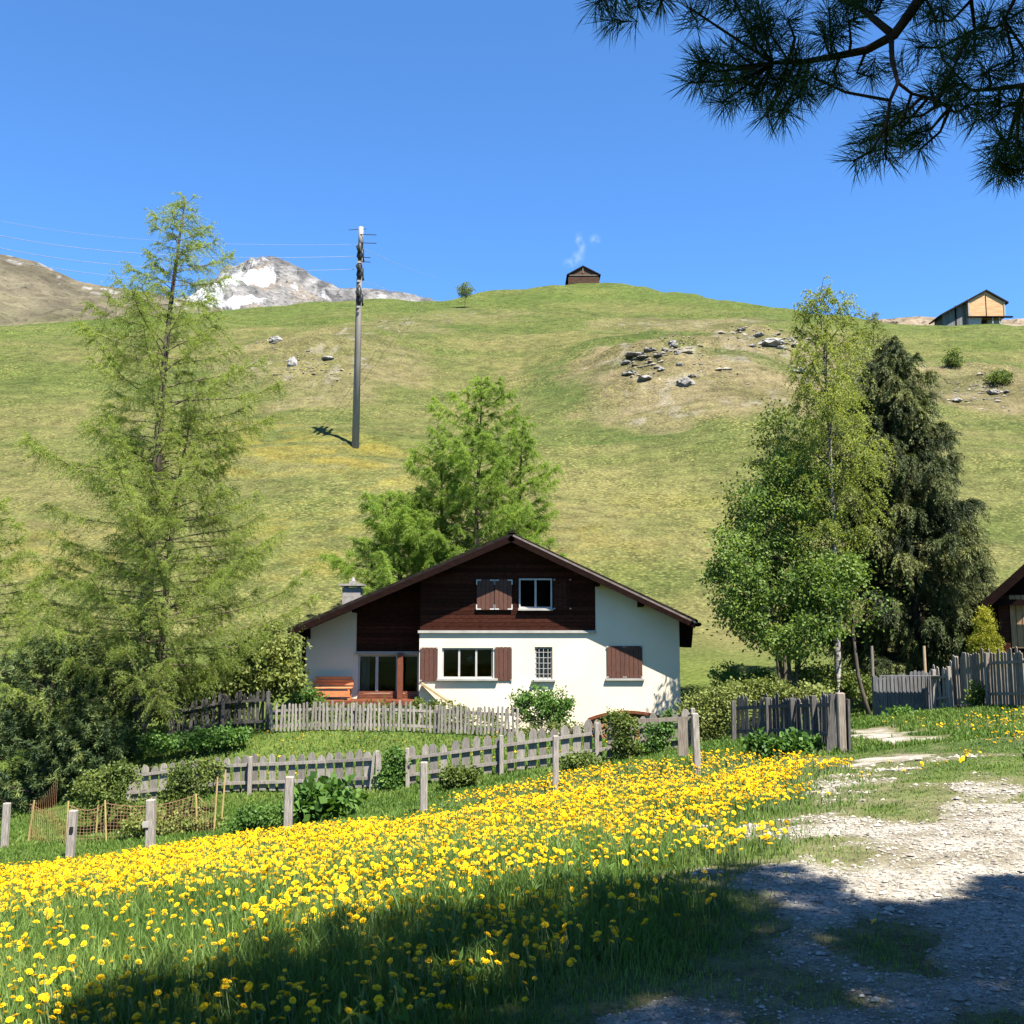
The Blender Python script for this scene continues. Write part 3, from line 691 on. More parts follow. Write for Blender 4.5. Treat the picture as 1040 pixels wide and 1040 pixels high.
b = MB(); b.box(((xl + xr) / 2, 41.45, zl - 0.15), (xr - xl - 0.62, 8.3, 0.2)); b.build('floor_slab', M['ledge'], house); b = MB(); b.box((0, 40.6, hz(712) - 0.1), (xr - xl - 3, 6.5, 0.2)); b.build('floor_slab', M['ledge'], house)
b = MB(); b.box((xc + 0.15, (D0 + 0.3 + DR) / 2 + 0.1, (zg + zl) / 2), (0.30, DR - D0 - 0.1, zl - zg)); b.build('wall', M['stucco'], house)
# timber gable: backing and boards
holed('gable_wall', [(xc + 0.03, zl + 0.004), (xc + 0.03, roof_under(xc)), (rid.x, roof_under(rid.x)), (xm - 0.004, roof_under(xm)), (xm - 0.004, zl + 0.004)], [rect(*W4)], D0 + 0.02, D0 + 0.25, M['darkwood'], house)
b = MB(); z = zl + 0.03; bh = 0.135
while z < rid.z - 0.4:
    x0 = max(xc + 0.02, roof_x(z + bh, -1) + 0.02); x1 = min(xm - 0.006, roof_x(z + bh, 1) - 0.02)
    segs = [(x0, x1)]
    if z + bh > W4[1] - 0.05 and z < W4[3] + 0.05: segs = [(x0, W4[0] - 0.06), (W4[2] + 0.06, x1)]
    for a_, c_ in segs:
        if c_ - a_ > 0.05:
            b.box(((a_ + c_) / 2, D0 + 0.004, z + bh / 2), (c_ - a_, 0.03, bh - 0.012), Matrix.Rotation(R(5), 3, 'X'))
    z += bh
b.build('gable_cladding', M['darkwood'], house)
holed('gable_wall', [(hx(362, DR) + 0.004, hz(664, DR)), (hx(362, DR) + 0.004, roof_under(hx(362, DR))), (xc + 0.3, roof_under(xc + 0.3)), (xc + 0.3, hz(664, DR))], [], DR + 0.02, DR + 0.25, M['darkwood'], house)
b = MB(); z = hz(663, DR) + 0.02
while z < roof_under(xc) - 0.1:
    x0 = max(hx(362, DR) + 0.01, roof_x(z + bh, -1) + 0.02); x1 = xc + 0.02
    if x1 - x0 > 0.1: b.box(((x0 + x1) / 2, DR + 0.004, z + bh / 2), (x1 - x0, 0.03, bh - 0.012), Matrix.Rotation(R(5), 3, 'X'))
    z += bh
b.build('gable_cladding', M['darkwood'], house)
b = MB(); b.box((xc + 0.06, (D0 + DR) / 2 + 0.06, (zl + roof_under(xc)) / 2 - 0.12), (0.06, DR - D0 - 0.08, roof_under(xc) - zl - 0.26)); b.build('gable_wall', M['darkwood'], house)
b = MB(); b.box(((xc + xm) / 2 - 0.02, D0 - 0.03, zl - 0.02), (xm - xc + 0.06, 0.12, 0.09)); b.build('ledge', M['ledge'], house)
# roof
roof = MB()
for a_, c_ in ((el, rid), (rid, er)):
    roof.prism([(a_.x, a_.z), (c_.x, c_.z), (c_.x, c_.z - TH), (a_.x, a_.z - TH)], RF, RB)
rf = roof.build('roof', M['roofdark'], house)
b = MB()
for s_ in range(40):                     # seams of the covering, running down the slope
    for a_, c_, sg in ((el, rid, 1), (rid, er, -1)):
        yy = RF + 0.15 + s_ * 0.29
        b.bar((a_.x + 0.02, yy, a_.z + 0.012), (c_.x, yy, c_.z + 0.012), 0.05, 0.02)
b.bar((rid.x, RF - 0.03, rid.z + 0.03), (rid.x, RB + 0.03, rid.z + 0.03), 0.24, 0.07)
b.build('roof_seams', M['roofdark'], house)
b = MB()
for a_, c_ in ((el, rid), (rid, er)):
    up = Vector((-(c_.z - a_.z), 0, c_.x - a_.x)).normalized()
    b.bar(Vector((a_.x, RF - 0.03, a_.z)) - up * 0.20, Vector((c_.x, RF - 0.03, c_.z)) - up * 0.20, 0.05, 0.20, up)
b.build('verge_board', M['barge'], house)
b = MB(); up = Vector((-(er.z - rid.z), 0, er.x - rid.x)).normalized()
b.bar(Vector((rid.x + 0.1, RF - 0.05, rid.z)) - up * 0.11, Vector((er.x, RF - 0.05, er.z)) - up * 0.11, 0.03, 0.06, up)
b.build('metal_edge', M['metaledge'], house)
b = MB(); ze = hz(658, RF)
b.prism([(xr + 0.004, er.z - TH - 0.02 + 0.32), (er.x - 0.02, er.z - TH - 0.03), (er.x - 0.10, ze), (xr + 0.004, ze + 0.07)], D0 + 0.02, RB - 0.3)
b.build('eave_box', M['barge'], house); b = MB()
b.prism([(el.x + 0.12, el.z - TH - 0.01), (xl - 0.003, roof_under(xl) - 0.01), (xl - 0.003, hz(649, RF)), (el.x + 0.3, hz(645, RF))], D0 + 0.02, RB - 0.3)
b.build('eave_box', M['barge'], house)
b = MB(); b.box((hx(308.5, DR), DR + 0.1, (hz(648) + hz(705)) / 2), (0.12, 0.2, hz(648) - hz(705))); b.build('corner_post', M['darkwood'], house)
b = MB(); b.tube([(er.x + 0.05, RF + 0.02, er.z - 0.14), (er.x + 0.05, RB, er.z - 0.14)], 0.07, 8); b.build('gutter', M['barge'], house)
for px in (362, 400, 455, 520, 606, 650):
    x = hx(px); z = roof_under(x) - 0.13; b = MB()
    b.box((x, (RF + 0.12 + D0) / 2, z), (0.16, D0 - RF - 0.12, 0.2)); b.build('purlin', M['barge'], house)
# chimney: child of the roof
cx0, cx1 = P(348, 600, 40).x, P(368, 600, 40).x; cm = (cx0 + cx1) / 2; zt = P(357, 597, 40).z
b = MB(); b.box((cm, 40, zt - 0.65), (cx1 - cx0 - 0.06, 0.6, 1.3))
chim = b.build('chimney', M['concrete'], rf, bevel=0.01)
b = MB(); b.box((cm, 40, zt + 0.10), (cx1 - cx0 + 0.16, 0.85, 0.08))
for sx in (-1, 1):
    for sy in (-1, 1): b.box((cm + sx * 0.25, 40 + sy * 0.2, zt + 0.03), (0.1, 0.1, 0.08))
b.box((cm + 0.02, 40, zt + 0.2), (0.28, 0.28, 0.12)); b.tube([(cm + 0.02, 40, zt + 0.25), (cm + 0.02, 40, zt + 0.42)], [0.1, 0.04], 8)
b.build('chimney_cap', M['concrete'], rf)
# windows
def window(r, y, cols, m=M['frame'], bar=0.055, rec=0.10, sill=True, rows=1, thin=0.03, sillw=0.1):
    x0, z0, x1, z1 = r; f = MB(); yy = y + rec
    for zz in (z0 + bar / 2, z1 - bar / 2): f.box(((x0 + x1) / 2, yy, zz), (x1 - x0, 0.07, bar))
    for xx in (x0 + bar / 2, x1 - bar / 2): f.box((xx, yy, (z0 + z1) / 2), (bar, 0.068, z1 - z0 - 2 * bar))
    for c in cols:
        xx = x0 + (x1 - x0) * c; f.box((xx, yy, (z0 + z1) / 2), (bar * 1.25, 0.075, z1 - z0 - 2 * bar))
    for k in range(1, rows): f.box(((x0 + x1) / 2, yy - 0.01, z0 + (z1 - z0) * k / rows), (x1 - x0 - 2 * bar, 0.03, thin))
    wn = f.build('window', m, house, bevel=0.004)
    g = MB(); g.box(((x0 + x1) / 2, yy + 0.01, (z0 + z1) / 2), (x1 - x0 - bar, 0.008, z1 - z0 - bar)); g.build('pane', M['glass'], wn)
    if sill:
        s = MB(); s.box(((x0 + x1) / 2, y - 0.035, z0 - 0.04), (x1 - x0 + 2 * sillw, 0.2, 0.075)); s.build('sill', M['ledge'], wn, bevel=0.006)
    return wn
window(W1, D0, (1 / 3, 2 / 3), sillw=0.16)
w2 = window(W2, D0, (), rows=1)
lat = MB()
for k in range(1, 4): lat.box((W2[0] + (W2[2] - W2[0]) * k / 4, D0 + 0.045, (W2[1] + W2[3]) / 2), (0.016, 0.016, W2[3] - W2[1]))
for k in range(1, 6): lat.box(((W2[0] + W2[2]) / 2, D0 + 0.062, W2[1] + (W2[3] - W2[1]) * k / 6), (W2[2] - W2[0], 0.016, 0.016))
lat.build('window_grille', M['frame'], w2)
def curtain(x0, x1, z0, z1, y, par, n=30, folds=7):
    vs, fs = [], []
    for i in range(n + 1):
        x = x0 + (x1 - x0) * i / n; dy = 0.03 * math.sin(i / n * folds * 6.28)
        vs += [(x, y + dy, z0), (x, y + dy * 0.7, z1)]
    for i in range(n): fs.append((2 * i, 2 * i + 2, 2 * i + 3, 2 * i + 1))
    q = MB(); q.add(vs, fs); return q.build('curtain', M['curtain'], par, smooth=True)
curtain(W2[0] + 0.02, W2[2] - 0.02, W2[1], W2[3] - 0.1, D0 + 0.145, w2)
# small round lampshade seen through the middle pane
b = MB()
for i in range(8): pass
cz = hz(669); cxl = hx(476)
ring = [(cxl, D0 + 0.9, cz + 0.13 * math.cos(a)) for a in np.linspace(0, math.pi, 9)]
b.tube(ring, [max(0.004, 0.13 * math.sin(a)) for a in np.linspace(0, math.pi, 9)], 10); b.tube([(cxl, D0 + 0.9, cz + 0.13), (cxl, D0 + 0.9, zl - 0.25)], 0.006, 4)
b.build('lamp_shade', M['curtain'], house, smooth=True)
w4 = window(W4, D0 - 0.02, (0.5,), rec=0.02, sill=True, bar=0.06, sillw=0.03)
w5 = window(W5, DR, (), rec=0.12, sill=False, bar=0.06)
for px, ww in ((383, 0.10), (403.5, 0.08)):
    f = MB(); f.box((hx(px, DR), DR + 0.11, (W5[1] + W5[3]) / 2), (ww, 0.08, W5[3] - W5[1] - 0.1)); f.build('mullion', M['frame'], w5)
curtain(W5[0] + 0.08, hx(375, DR), W5[1], W5[3] - 0.05, DR + 0.32, w5, 24, 5)
holed('wall', [(hx(362, DR) + 0.003, zg), (hx(362, DR) + 0.003, hz(664.2, DR)), (xc + 0.3, hz(664.2, DR)), (xc + 0.3, zg)], [rect(*W5)], DR + 0.003, DR + 0.29, M['stucco'], house)
b = MB(); b.box(((hx(362, DR) + xc) / 2, DR - 0.04, hz(663, DR)), (xc - hx(362, DR) - 0.01, 0.14, 0.10)); b.build('lintel', M['ledge'], house)
b = MB(); b.box((hx(407, DR - .3), DR - 0.3, (hz(663) + hz(711)) / 2), (0.19, 0.17, hz(663) - hz(711))); b.build('loggia_post', M['door_wood'], house)
b = MB()
for k in range(4): b.box(((hx(365, DR) + xc) / 2, DR - 0.09, hz(710.5, DR) + 0.04 + k * 0.075), (xc - hx(365, DR) - 0.05, 0.05, 0.065))
b.build('low_wood_panel', M['door_wood'], house)
# terrace and plank rail
b = MB(); tzz = hz(711.5, 35.6)
b.box(((hx(312, 35.4) + xc) / 2 - 0.02, (35.2 + DR) / 2 - 0.01, tzz - 0.07), (xc - hx(312, 35.4) - 0.05, DR - 35.2 - 0.03, 0.14)); b.build('terrace_slab', M['door_wood'], house)
b = MB(); b.box(((hx(312, 35.4) + xc) / 2 - 0.02, 35.55, (tzz - 0.15 + zg) / 2), (xc - hx(312, 35.4) - 0.3, 0.2, tzz - 0.15 - zg)); b.build('terrace_wall', M['stucco'], house)
b = MB(); b.bar(P(428, 694, 35.85), P(462, 717, 35.7), 0.22, 0.07); b.build('stair_rail', M['lightplank'], house)
# shutters
def shutter(x0, x1, z0, z1, y, n=4, hinge=False, m=None):
    b = MB(); wd = (x1 - x0) / n
    for k in range(n): b.box((x0 + wd * (k + 0.5), y - 0.025, (z0 + z1) / 2), (wd - 0.010, 0.03, z1 - z0))
    for zz in (z0 + 0.18, z1 - 0.18): b.box(((x0 + x1) / 2, y - 0.002, zz), (x1 - x0 - 0.04, 0.02, 0.09))
    s = b.build('shutter', m or M['shutter'], house, bevel=0.003)
    for zz in (z0 + 0.03, z1 - 0.03):
        sg = -1 if zz > (z0 + z1) / 2 else 1
        for xx, q in ((x0, 1), (x1, -1)):
            h = MB()
            if hinge:
                h.box((xx + q * 0.07, y - 0.048, zz), (0.17, 0.014, 0.04)); h.box((xx, y - 0.047, zz + sg * 0.08), (0.04, 0.014, 0.16))
            else: h.box((xx + q * 0.02, y - 0.046, zz), (0.07, 0.012, 0.045))
            h.build('hinge', M['hinge'] if hinge else M['ledge'], s)
    return s
shutter(hx(427.2), hx(445), hz(692), hz(657.5), D0 - 0.005, 4)
shutter(hx(502.5), hx(520), hz(691.5), hz(657), D0 - 0.005, 4)
shutter(hx(616), hx(634), hz(688.5), hz(656), D0 - 0.005, 4); shutter(hx(634), hx(652), hz(688.5), hz(656), D0 - 0.005, 4)
b = MB(); b.box(((W3[0] + W3[2]) / 2, D0 - 0.035, W3[1] - 0.05), (W3[2] - W3[0] + 0.12, 0.14, 0.07)); b.build('sill', M['ledge'], house)
shutter(hx(484), hx(502), hz(619.5), hz(588.5), D0 - 0.045, 4, True); shutter(hx(502.3), hx(520), hz(619.5), hz(588.5), D0 - 0.045, 4, True)
shutter(hx(562.5), hx(580), hz(619), hz(588), D0 - 0.045, 4, False, M['darkwood'])
# arch trim and dark cellar behind
b = MB()
for i in range(10):
    (x0, z0), (x1, z1) = arch[i], arch[i + 1]
    b.bar((x0, D0 + 0.02, z0 - 0.05), (x1, D0 + 0.02, z1 - 0.05), 0.16, 0.10)
b.build('arch_trim', M['door_wood'], house)
b = MB(); b.box(((hx(597) + hx(675)) / 2, D0 + 1.6, (zg + hz(718)) / 2), (3.4, 0.1, hz(718) - zg)); b.build('cellar_wall', M['stucco'], house)
b = MB(); b.box((hx(656), D0 + 0.12, (zg + hz(724)) / 2), (0.2, 0.2, hz(724) - zg)); b.build('arch_pier', M['ledge'], house)
# bench on the terrace
bx0, bx1 = hx(319, 36.3), hx(359, 36.3); bz = tzz
bench = thing('garden_bench', 'orange varnished slatted bench on the terrace against the white wall', 'bench', ((bx0 + bx1) / 2, 36.3, bz))
b = MB()
for k in range(3): b.box(((bx0 + bx1) / 2, 36.12 + k * 0.13, bz + 0.40), (bx1 - bx0, 0.135, 0.045 + 0.004 * k))
b.build('seat', M['orange'], bench, bevel=0.006)
b = MB()
for k in range(3): b.box(((bx0 + bx1) / 2, 36.50 + k * 0.02, bz + 0.52 + k * 0.105), (bx1 - bx0 - (0.1 if k == 2 else 0), 0.03, 0.095))
b.build('backrest', M['orange'], bench, bevel=0.006)
for xx in (bx0 + 0.1, bx1 - 0.1):
    for yy in (36.1, 36.48):
        b = MB(); b.box((xx, yy, bz + 0.19), (0.07, 0.07, 0.38)); b.build('leg', M['orange'], bench)
b = MB(); b.box(((bx0 + bx1) / 2, 36.06, bz + 0.2), (bx1 - bx0 - 0.1, 0.03, 0.2)); b.build('apron', M['orange'], bench)
# firewood
def log_mesh(k):
    q = MB(); r = 0.09; n = (4, 5, 3)[k]
    pts = [(r * (0.8 + 0.35 * rng.random()) * math.cos(2 * math.pi * i / n + k), r * (0.8 + 0.35 * rng.random()) * math.sin(2 * math.pi * i / n + k)) for i in range(n)]
    q.prism(pts, -0.2, 0.2); return q.build('split_log', M['log'], None)
protos = [log_mesh(k) for k in range(3)]; used_l = [False] * 3
def put_log(x, y, z, k, label):
    o = protos[k] if not used_l[k] else protos[k].copy()
    if used_l[k]: C.objects.link(o)
    used_l[k] = True; o.location = (x, y, z); o.rotation_euler = (0, rng.uniform(0, 6.28), rng.uniform(-.1, .1))
    tag(o, label, 'log', 'split logs stacked under the arch')
ci = 0
for px0, px1, ptop, lab in ((598, 628, 731, 'split firewood log in the wide stack at the arch of the chalet'), (642, 654, 737, 'split firewood log in the narrow middle stack under the arch'), (660, 672, 735, 'split firewood log in the stack beside the arch pier')):
    z = hz(760); row = 0
    while z < hz(ptop):
        x = hx(px0) + (row % 2) * 0.08
        while x < hx(px1):
            put_log(x + rng.normal() * 0.012, D0 + 0.22 + rng.normal() * 0.03, z + rng.normal() * 0.012, ci % 3, lab); ci += 1; x += 0.168
        z += 0.15; row += 1

# ------------------------------------------------------------------ timber house at the right edge
def zz(py, d): return P(520, py, d).z
dh = 33.0; dw = dh - 0.65
th = thing('timber_house', 'brown timber house with steep plank gable and wide eaves behind the tall fence', 'house', (P(998, 610, dh - 1.3).x, dh - 1.3, zz(700, dh)))
th.rotation_euler = (0, 0, R(-24))
ex, ezz = P(998, 610, dh - 1.3).x, zz(611, dh - 1.3); rx_, rz_ = P(1118, 650, dh - 1.3).x, zz(504, dh - 1.3); fx_ = rx_ + (rx_ - ex)
b = MB()
for a_, c_ in (((ex, ezz), (rx_, rz_)), ((rx_, rz_), (fx_, ezz))):
    b.prism([a_, c_, (c_[0], c_[1] - 0.2), (a_[0], a_[1] - 0.2)], dh - 1.3, dh + 9)
b.build('roof', M['roofdark'], th)
b = MB()
for a_, c_ in (((ex, ezz), (rx_, rz_)), ((rx_, rz_), (fx_, ezz))):
    b.bar((a_[0], dh - 1.33, a_[1] - 0.16), (c_[0], dh - 1.33, c_[1] - 0.16), 0.05, 0.26)
b.build('verge_board', M['barge'], th)
wl = ex + 0.42; wr = 2 * rx_ - wl; zu = lambda x: ezz + (rz_ - ezz) * (1 - abs(x - rx_) / (rx_ - ex)) - 0.22
M['planks_l'] = pmat('sunlit_tone_plank_wood', (0.34, 0.18, 0.085), (0.58, 0.36, 0.18), 6, 0.8, (7, 7, 0.6), isl=0.35)  # plank colour raised to a sunlit tone, as the eave shades this wall
b = MB(); b.prism([(wl, zz(705, dh)), (wr, zz(705, dh)), (wr, zu(wr)), (rx_, zu(rx_)), (wl, zu(wl))], dw, dw + 8); b.build('wall', M['barge'], th)
b = MB(); x = wl + 0.42
while x < wr - 0.4:
    b.box((x, dw - 0.02, (zz(664, dh) + min(zu(x), zz(600, dh))) / 2), (0.155, 0.04, min(zu(x), zz(612, dh)) - zz(664, dh))); x += 0.17
b.build('plank_cladding', M['planks_l'], th)
b = MB(); b.box((wl + 0.16, dw - 0.03, (zz(668, dh) + zz(606, dh)) / 2), (0.3, 0.1, zz(606, dh) - zz(668, dh))); b.build('corner_post', M['darkwood'], th)
b = MB(); b.bar((ex + 0.35, dh - 1.0, zz(613, dh)), (rx_, dh - 1.0, zz(615, dh)), 0.16, 0.18); b.build('tie_beam', M['barge'], th)
for k in range(3): b = MB(); b.box((wl + 1.2 + k * 2.2, dw - 0.07, zz(640, dh)), (0.75, 0.05, 0.8)); b.build('window', M['frame'], th)
b = MB(); b.prism([(wl - 0.02, zz(720, dh)), (wr, zz(720, dh)), (wr, zz(668, dh)), (wl - 0.02, zz(668, dh))], dw - 0.06, dw + 7.9); b.build('stone_base', M['concrete'], th)

# ------------------------------------------------------------------ hill barns
def barn(name, label, pxr, pyr, pxl, pyl, pxe, pye, d, depth, front, base_py):
    """gabled barn: ridge, left eave and right eave as seen, at distance d"""
    r_, l_, e_ = P(pxr, pyr, d), P(pxl, pyl, d), P(pxe, pye, d)
    bz = P(pxr, base_py, d).z - 0.6
    root = thing(name, label, 'barn', (r_.x, d + depth / 2, bz))
    b = MB()
    for a_, c_ in ((l_, r_), (r_, e_)): b.prism([(a_.x, a_.z), (c_.x, c_.z), (c_.x, c_.z - 0.25), (a_.x, a_.z - 0.25)], d - 0.3, d + depth)
    b.build('roof', M['roofdark'], root)
    return root, r_, l_, e_, bz
def crest(px):
    u = P(px, 650, 1.0).x; dd = np.arange(80, 230, 0.5); return float(dd[np.argmax((terrain(u * dd, dd) - EYE) / dd)])
DH = crest(592) + 1.0
hut, r_, l_, e_, bz = barn('hill_barn', 'small dark brown log barn on the crest of the green hill', 592, 270, 575.5, 279, 610, 279, DH, 6, None, 288)
b = MB(); w0, w1 = l_.x + 0.45, e_.x - 0.4
M['hutwood'] = pmat('brown_log_wall', (0.075, 0.035, 0.02), (0.15, 0.075, 0.045), 1.5, 0.9, (1, 1, 6))
b.prism([(w0, bz - 1), (w1, bz - 1), (w1, e_.z - 0.1), (r_.x, r_.z - 0.35), (w0, l_.z - 0.1)], DH, DH + 5.5); b.build('wall', M['hutwood'], hut)
b = MB()
for k in range(7): b.box(((w0 + w1) / 2, DH - 0.04, bz + 0.2 + k * 0.26), (w1 - w0 + 0.3, 0.1, 0.2))
b.build('log_courses', M['hutwood'], hut)
b = MB(); b.box((r_.x, DH - 0.1, r_.z - 0.9), (0.16, 0.12, 1.2)); b.build('gable_post', M['fence_brown'], hut)
b = MB(); b.box(((w0 + w1) / 2, DH - 0.1, e_.z - 0.15), (w1 - w0, 0.12, 0.14)); b.build('tie_beam', M['fence_brown'], hut)
DB = crest(1000) + 1.0
bn, r_, l_, e_, bz = barn('hill_barn', 'barn with pale orange plank front and shadow-grey lean-to on the hill crest', 1001, 294.5, 955, 319.5, 1023.5, 307, DB, 4.5, None, 328)
M['orangeplank'] = pmat('pale_orange_planks', (0.62, 0.36, 0.16), (0.80, 0.52, 0.28), 0.8, 0.85, (1, 1, 7))
M['shadeplank'] = pmat('shadow_grey_planks', (0.13, 0.15, 0.15), (0.24, 0.25, 0.24), 0.9, 0.85, (6, 1, 0.4))  # shadow tone of the barn's left side, put into the plank colour
x0, x1 = P(982.5, 300, DB).x, P(1019.5, 300, DB).x; sl_ = (r_.z - l_.z) / (r_.x - l_.x); sr_ = (r_.z - e_.z) / (e_.x - r_.x)
zf = P(990, 322.5, DB).z
b = MB(); b.prism([(x0, zf), (x1, zf), (x1, r_.z - 0.26 - sr_ * (x1 - r_.x)), (r_.x, r_.z - 0.26), (x0, r_.z - 0.26 - sl_ * (r_.x - x0))], DB, DB + 4.0); b.build('wall', M['orangeplank'], bn)
b = MB(); b.box((x0 + 0.1, DB - 0.05, (zf + r_.z - 1.2) / 2), (0.28, 0.1, r_.z - 1.6 - zf)); b.build('corner_board', M['polew'], bn); b = MB(); b.box((x1 - 0.05, DB - 0.05, (zf + r_.z - 1.2) / 2 - 0.2), (0.26, 0.1, r_.z - 1.9 - zf)); b.build('corner_board', M['polew'], bn)
b = MB(); b.box((r_.x - 0.1, DB - 0.03, (zf + r_.z) / 2 - 0.3), (0.1, 0.06, r_.z - zf - 1.0)); b.build('door_gap', M['barge'], bn)
x2 = P(958.5, 300, DB).x
b = MB(); b.prism([(x2, bz - 1), (x0 - 0.01, bz - 1), (x0 - 0.01, r_.z - 0.27 - sl_ * (r_.x - x0)), (x2, r_.z - 0.27 - sl_ * (r_.x - x2))], DB + 0.8, DB + 3.95); b.build('lean_to_wall', M['shadeplank'], bn)
b = MB(); b.box(((x2 + x0) / 2 + 0.2, DB + 0.76, (zf + l_.z) / 2 + 0.3), (0.2, 0.1, 3.2)); b.build('lean_to_post', M['barge'], bn)
b = MB(); b.prism([(x0 + 0.002, bz - 1), (P(993, 300, DB).x, bz - 1), (P(996, 300, DB).x, zf - 0.01), (x0 + 0.002, zf - 0.01)], DB + 0.02, DB + 3.9)
b.prism([(P(1005, 300, DB).x, bz - 1), (x1, bz - 1), (x1, zf - 0.01), (P(1005, 300, DB).x, zf - 0.01)], DB + 1.2, DB + 3.9); b.build('stone_base', M['ledge'], bn)
b = MB(); b.box(((x0 + x1) / 2 + 0.4, DB - 0.3, zf), (x1 - x0 + 1.2, 0.5, 0.16)); b.build('floor_beam', M['barge'], bn)
for px in (1006, 1013): b = MB(); b.box((P(px, 300, DB).x, DB - 0.2, zf - 0.5), (0.14, 0.14, 1.1)); b.build('prop', M['ledge'], bn)
# ------------------------------------------------------------------ fences and posts
def fence(name, label, pts, h, gap, wd, m, rails=(0.28, 0.75), posts=3.0, point=0.08, jit=0.03, th=0.022, tilt=1.5, back=1, skip=0.0, postw=0.1, hvar=None, cat='fence', posth=0.02, arch=False):
    pts = [Vector((p[0], p[1], 0)) for p in pts]
    root = thing(name, label, cat, on(pts[0].x, pts[0].y))
    pk = MB(); seg = [(a, b, (b - a).length) for a, b in zip(pts, pts[1:])]; tot = sum(s[2] for s in seg)
    def along(s):
        for a, b, l in seg:
            if s <= l or (a, b, l) == seg[-1]: return a + (b - a) * (s / l), (b - a).normalized()
            s -= l
    def hh(s): return h if hvar is None else float(np.interp(s / tot, hvar[0], hvar[1]))
    s = wd / 2
    while s < tot:
        p, d = along(s); nrm = Vector((d.y, -d.x, 0))
        if nrm.y > 0: nrm = -nrm
        if rng.random() >= skip:
            H = hh(s) + rng.normal() * jit; w_ = wd * rng.uniform(0.82, 1.05); z0 = tz(p.x, p.y) + 0.03 + abs(rng.normal()) * 0.02
            if arch: prof = [(-w_ / 2, 0), (w_ / 2, 0), (w_ / 2, H - point), (w_ * 0.36, H - point * 0.45), (w_ * 0.14, H - point * 0.06), (-w_ * 0.14, H), (-w_ * 0.36, H - point * 0.4), (-w_ / 2, H - point)]
            else: prof = [(-w_ / 2, 0), (w_ / 2, 0), (w_ / 2, H - point), (w_ * rng.uniform(-.12, .12), H), (-w_ / 2, H - point * rng.uniform(.8, 1.2))]
            ta = R(rng.normal() * tilt); off = nrm * (th * 0.8 * (1 if back > 0 else -1) + rng.normal() * 0.003)
            vs = []
            for dy in (-th / 2, th / 2):
                for x, z in prof:
                    xx = x * math.cos(ta) + z * math.sin(ta)
                    vs.append(p + d * xx + nrm * dy + off * -1 + Vector((0, 0, z0 + z * math.cos(ta))))
            k = len(prof)
            pk.add(vs, [tuple(range(k)), tuple(range(2 * k - 1, k - 1, -1))] + [(i, k + i, k + (i + 1) % k, (i + 1) % k) for i in range(k)])
        s += gap * rng.uniform(0.9, 1.1)
    pk.build('pickets', m, root)
    for rz in rails:
        r = MB(); k = max(2, int(tot / 1.2)); pr = None
        for i in range(k + 1):
            p, d = along(min(tot, tot * i / k)); nrm = Vector((d.y, -d.x, 0)); nrm = -nrm if nrm.y > 0 else nrm
            q = on(p.x, p.y, rz * hh(tot * i / k)) + nrm * 0.035 * back
            if pr is not None: r.bar(pr, q, 0.035, 0.075)
            pr = q
        r.build('rail', m, root)
    np_ = max(2, int(round(tot / posts)) + 1)
    for i in range(np_):
        p, d = along(tot * i / (np_ - 1)); nrm = Vector((d.y, -d.x, 0)); nrm = -nrm if nrm.y > 0 else nrm
        b = MB(); q = on(p.x, p.y) + nrm * (0.10 * back)
        b.bar(q - Vector((0, 0, 0.25)), q + Vector((rng.normal() * 0.02, 0, hh(tot * i / (np_ - 1)) + posth)), postw, postw, Vector((0, 1, 0)))
        b.build('post', m, root, bevel=0.01)
    return root
def xy(px, d): q = P(px, 650, d); return (q.x, q.y)
fence('picket_fence', 'weathered grey picket fence with round-topped boards behind the garden net and rhubarb', [xy(140, 27.2), xy(200, 27), xy(262, 26.6), xy(385, 26)], 0.90, 0.25, 0.195, M['fence'], (0.3, 0.80), 2.9, 0.10, 0.025, tilt=1.2, hvar=([0, 1], [0.85, 0.92]), arch=True)
fence('picket_fence', 'weathered grey picket fence with round-topped boards sagging along the path side of the chalet lawn', [xy(417, 26), xy(470, 25.8), xy(520, 25.7), xy(560, 25.6), xy(620, 25.4), xy(702, 25)], 0.92, 0.27, 0.195, M['fence'], (0.3, 0.74), 2.7, 0.11, 0.035, tilt=2.2, arch=True)
fence('picket_fence', 'low fence of thin grey pickets along the foot of the chalet terrace', [xy(278, 31), xy(340, 31), xy(430, 31), xy(524, 30.4)], 0.82, 0.118, 0.068, M['fence'], (0.25, 0.8), 2.6, 0.03, 0.03, tilt=2.0, th=0.018, back=-1, postw=0.07)
fence('picket_fence', 'picket fence coloured dark for the tree shade beside the larch trunk', [xy(178, 32), xy(230, 32), xy(276, 31.4)], 1.15, 0.17, 0.10, M['fence_dark'], (0.25, 0.8), 2.0, 0.08, 0.04)  # the dark wood colour stands in for the shade of the trees
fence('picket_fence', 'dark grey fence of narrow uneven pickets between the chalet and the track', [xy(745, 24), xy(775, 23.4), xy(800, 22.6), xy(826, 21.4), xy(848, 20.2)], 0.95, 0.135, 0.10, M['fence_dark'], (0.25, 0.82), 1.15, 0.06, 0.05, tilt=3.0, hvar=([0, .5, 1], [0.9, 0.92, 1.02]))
fence('picket_fence', 'tall weathered fence of close vertical boards in front of the timber house', [xy(966, 29.2), xy(1000, 27.2), xy(1040, 25), xy(1110, 22.5)], 1.3, 0.155, 0.135, M['fence_brown'], (0.25, 0.82), 2.4, 0.03, 0.05, tilt=1.5, back=-1, hvar=([0, .5, 1], [1.45, 1.35, 1.35]))
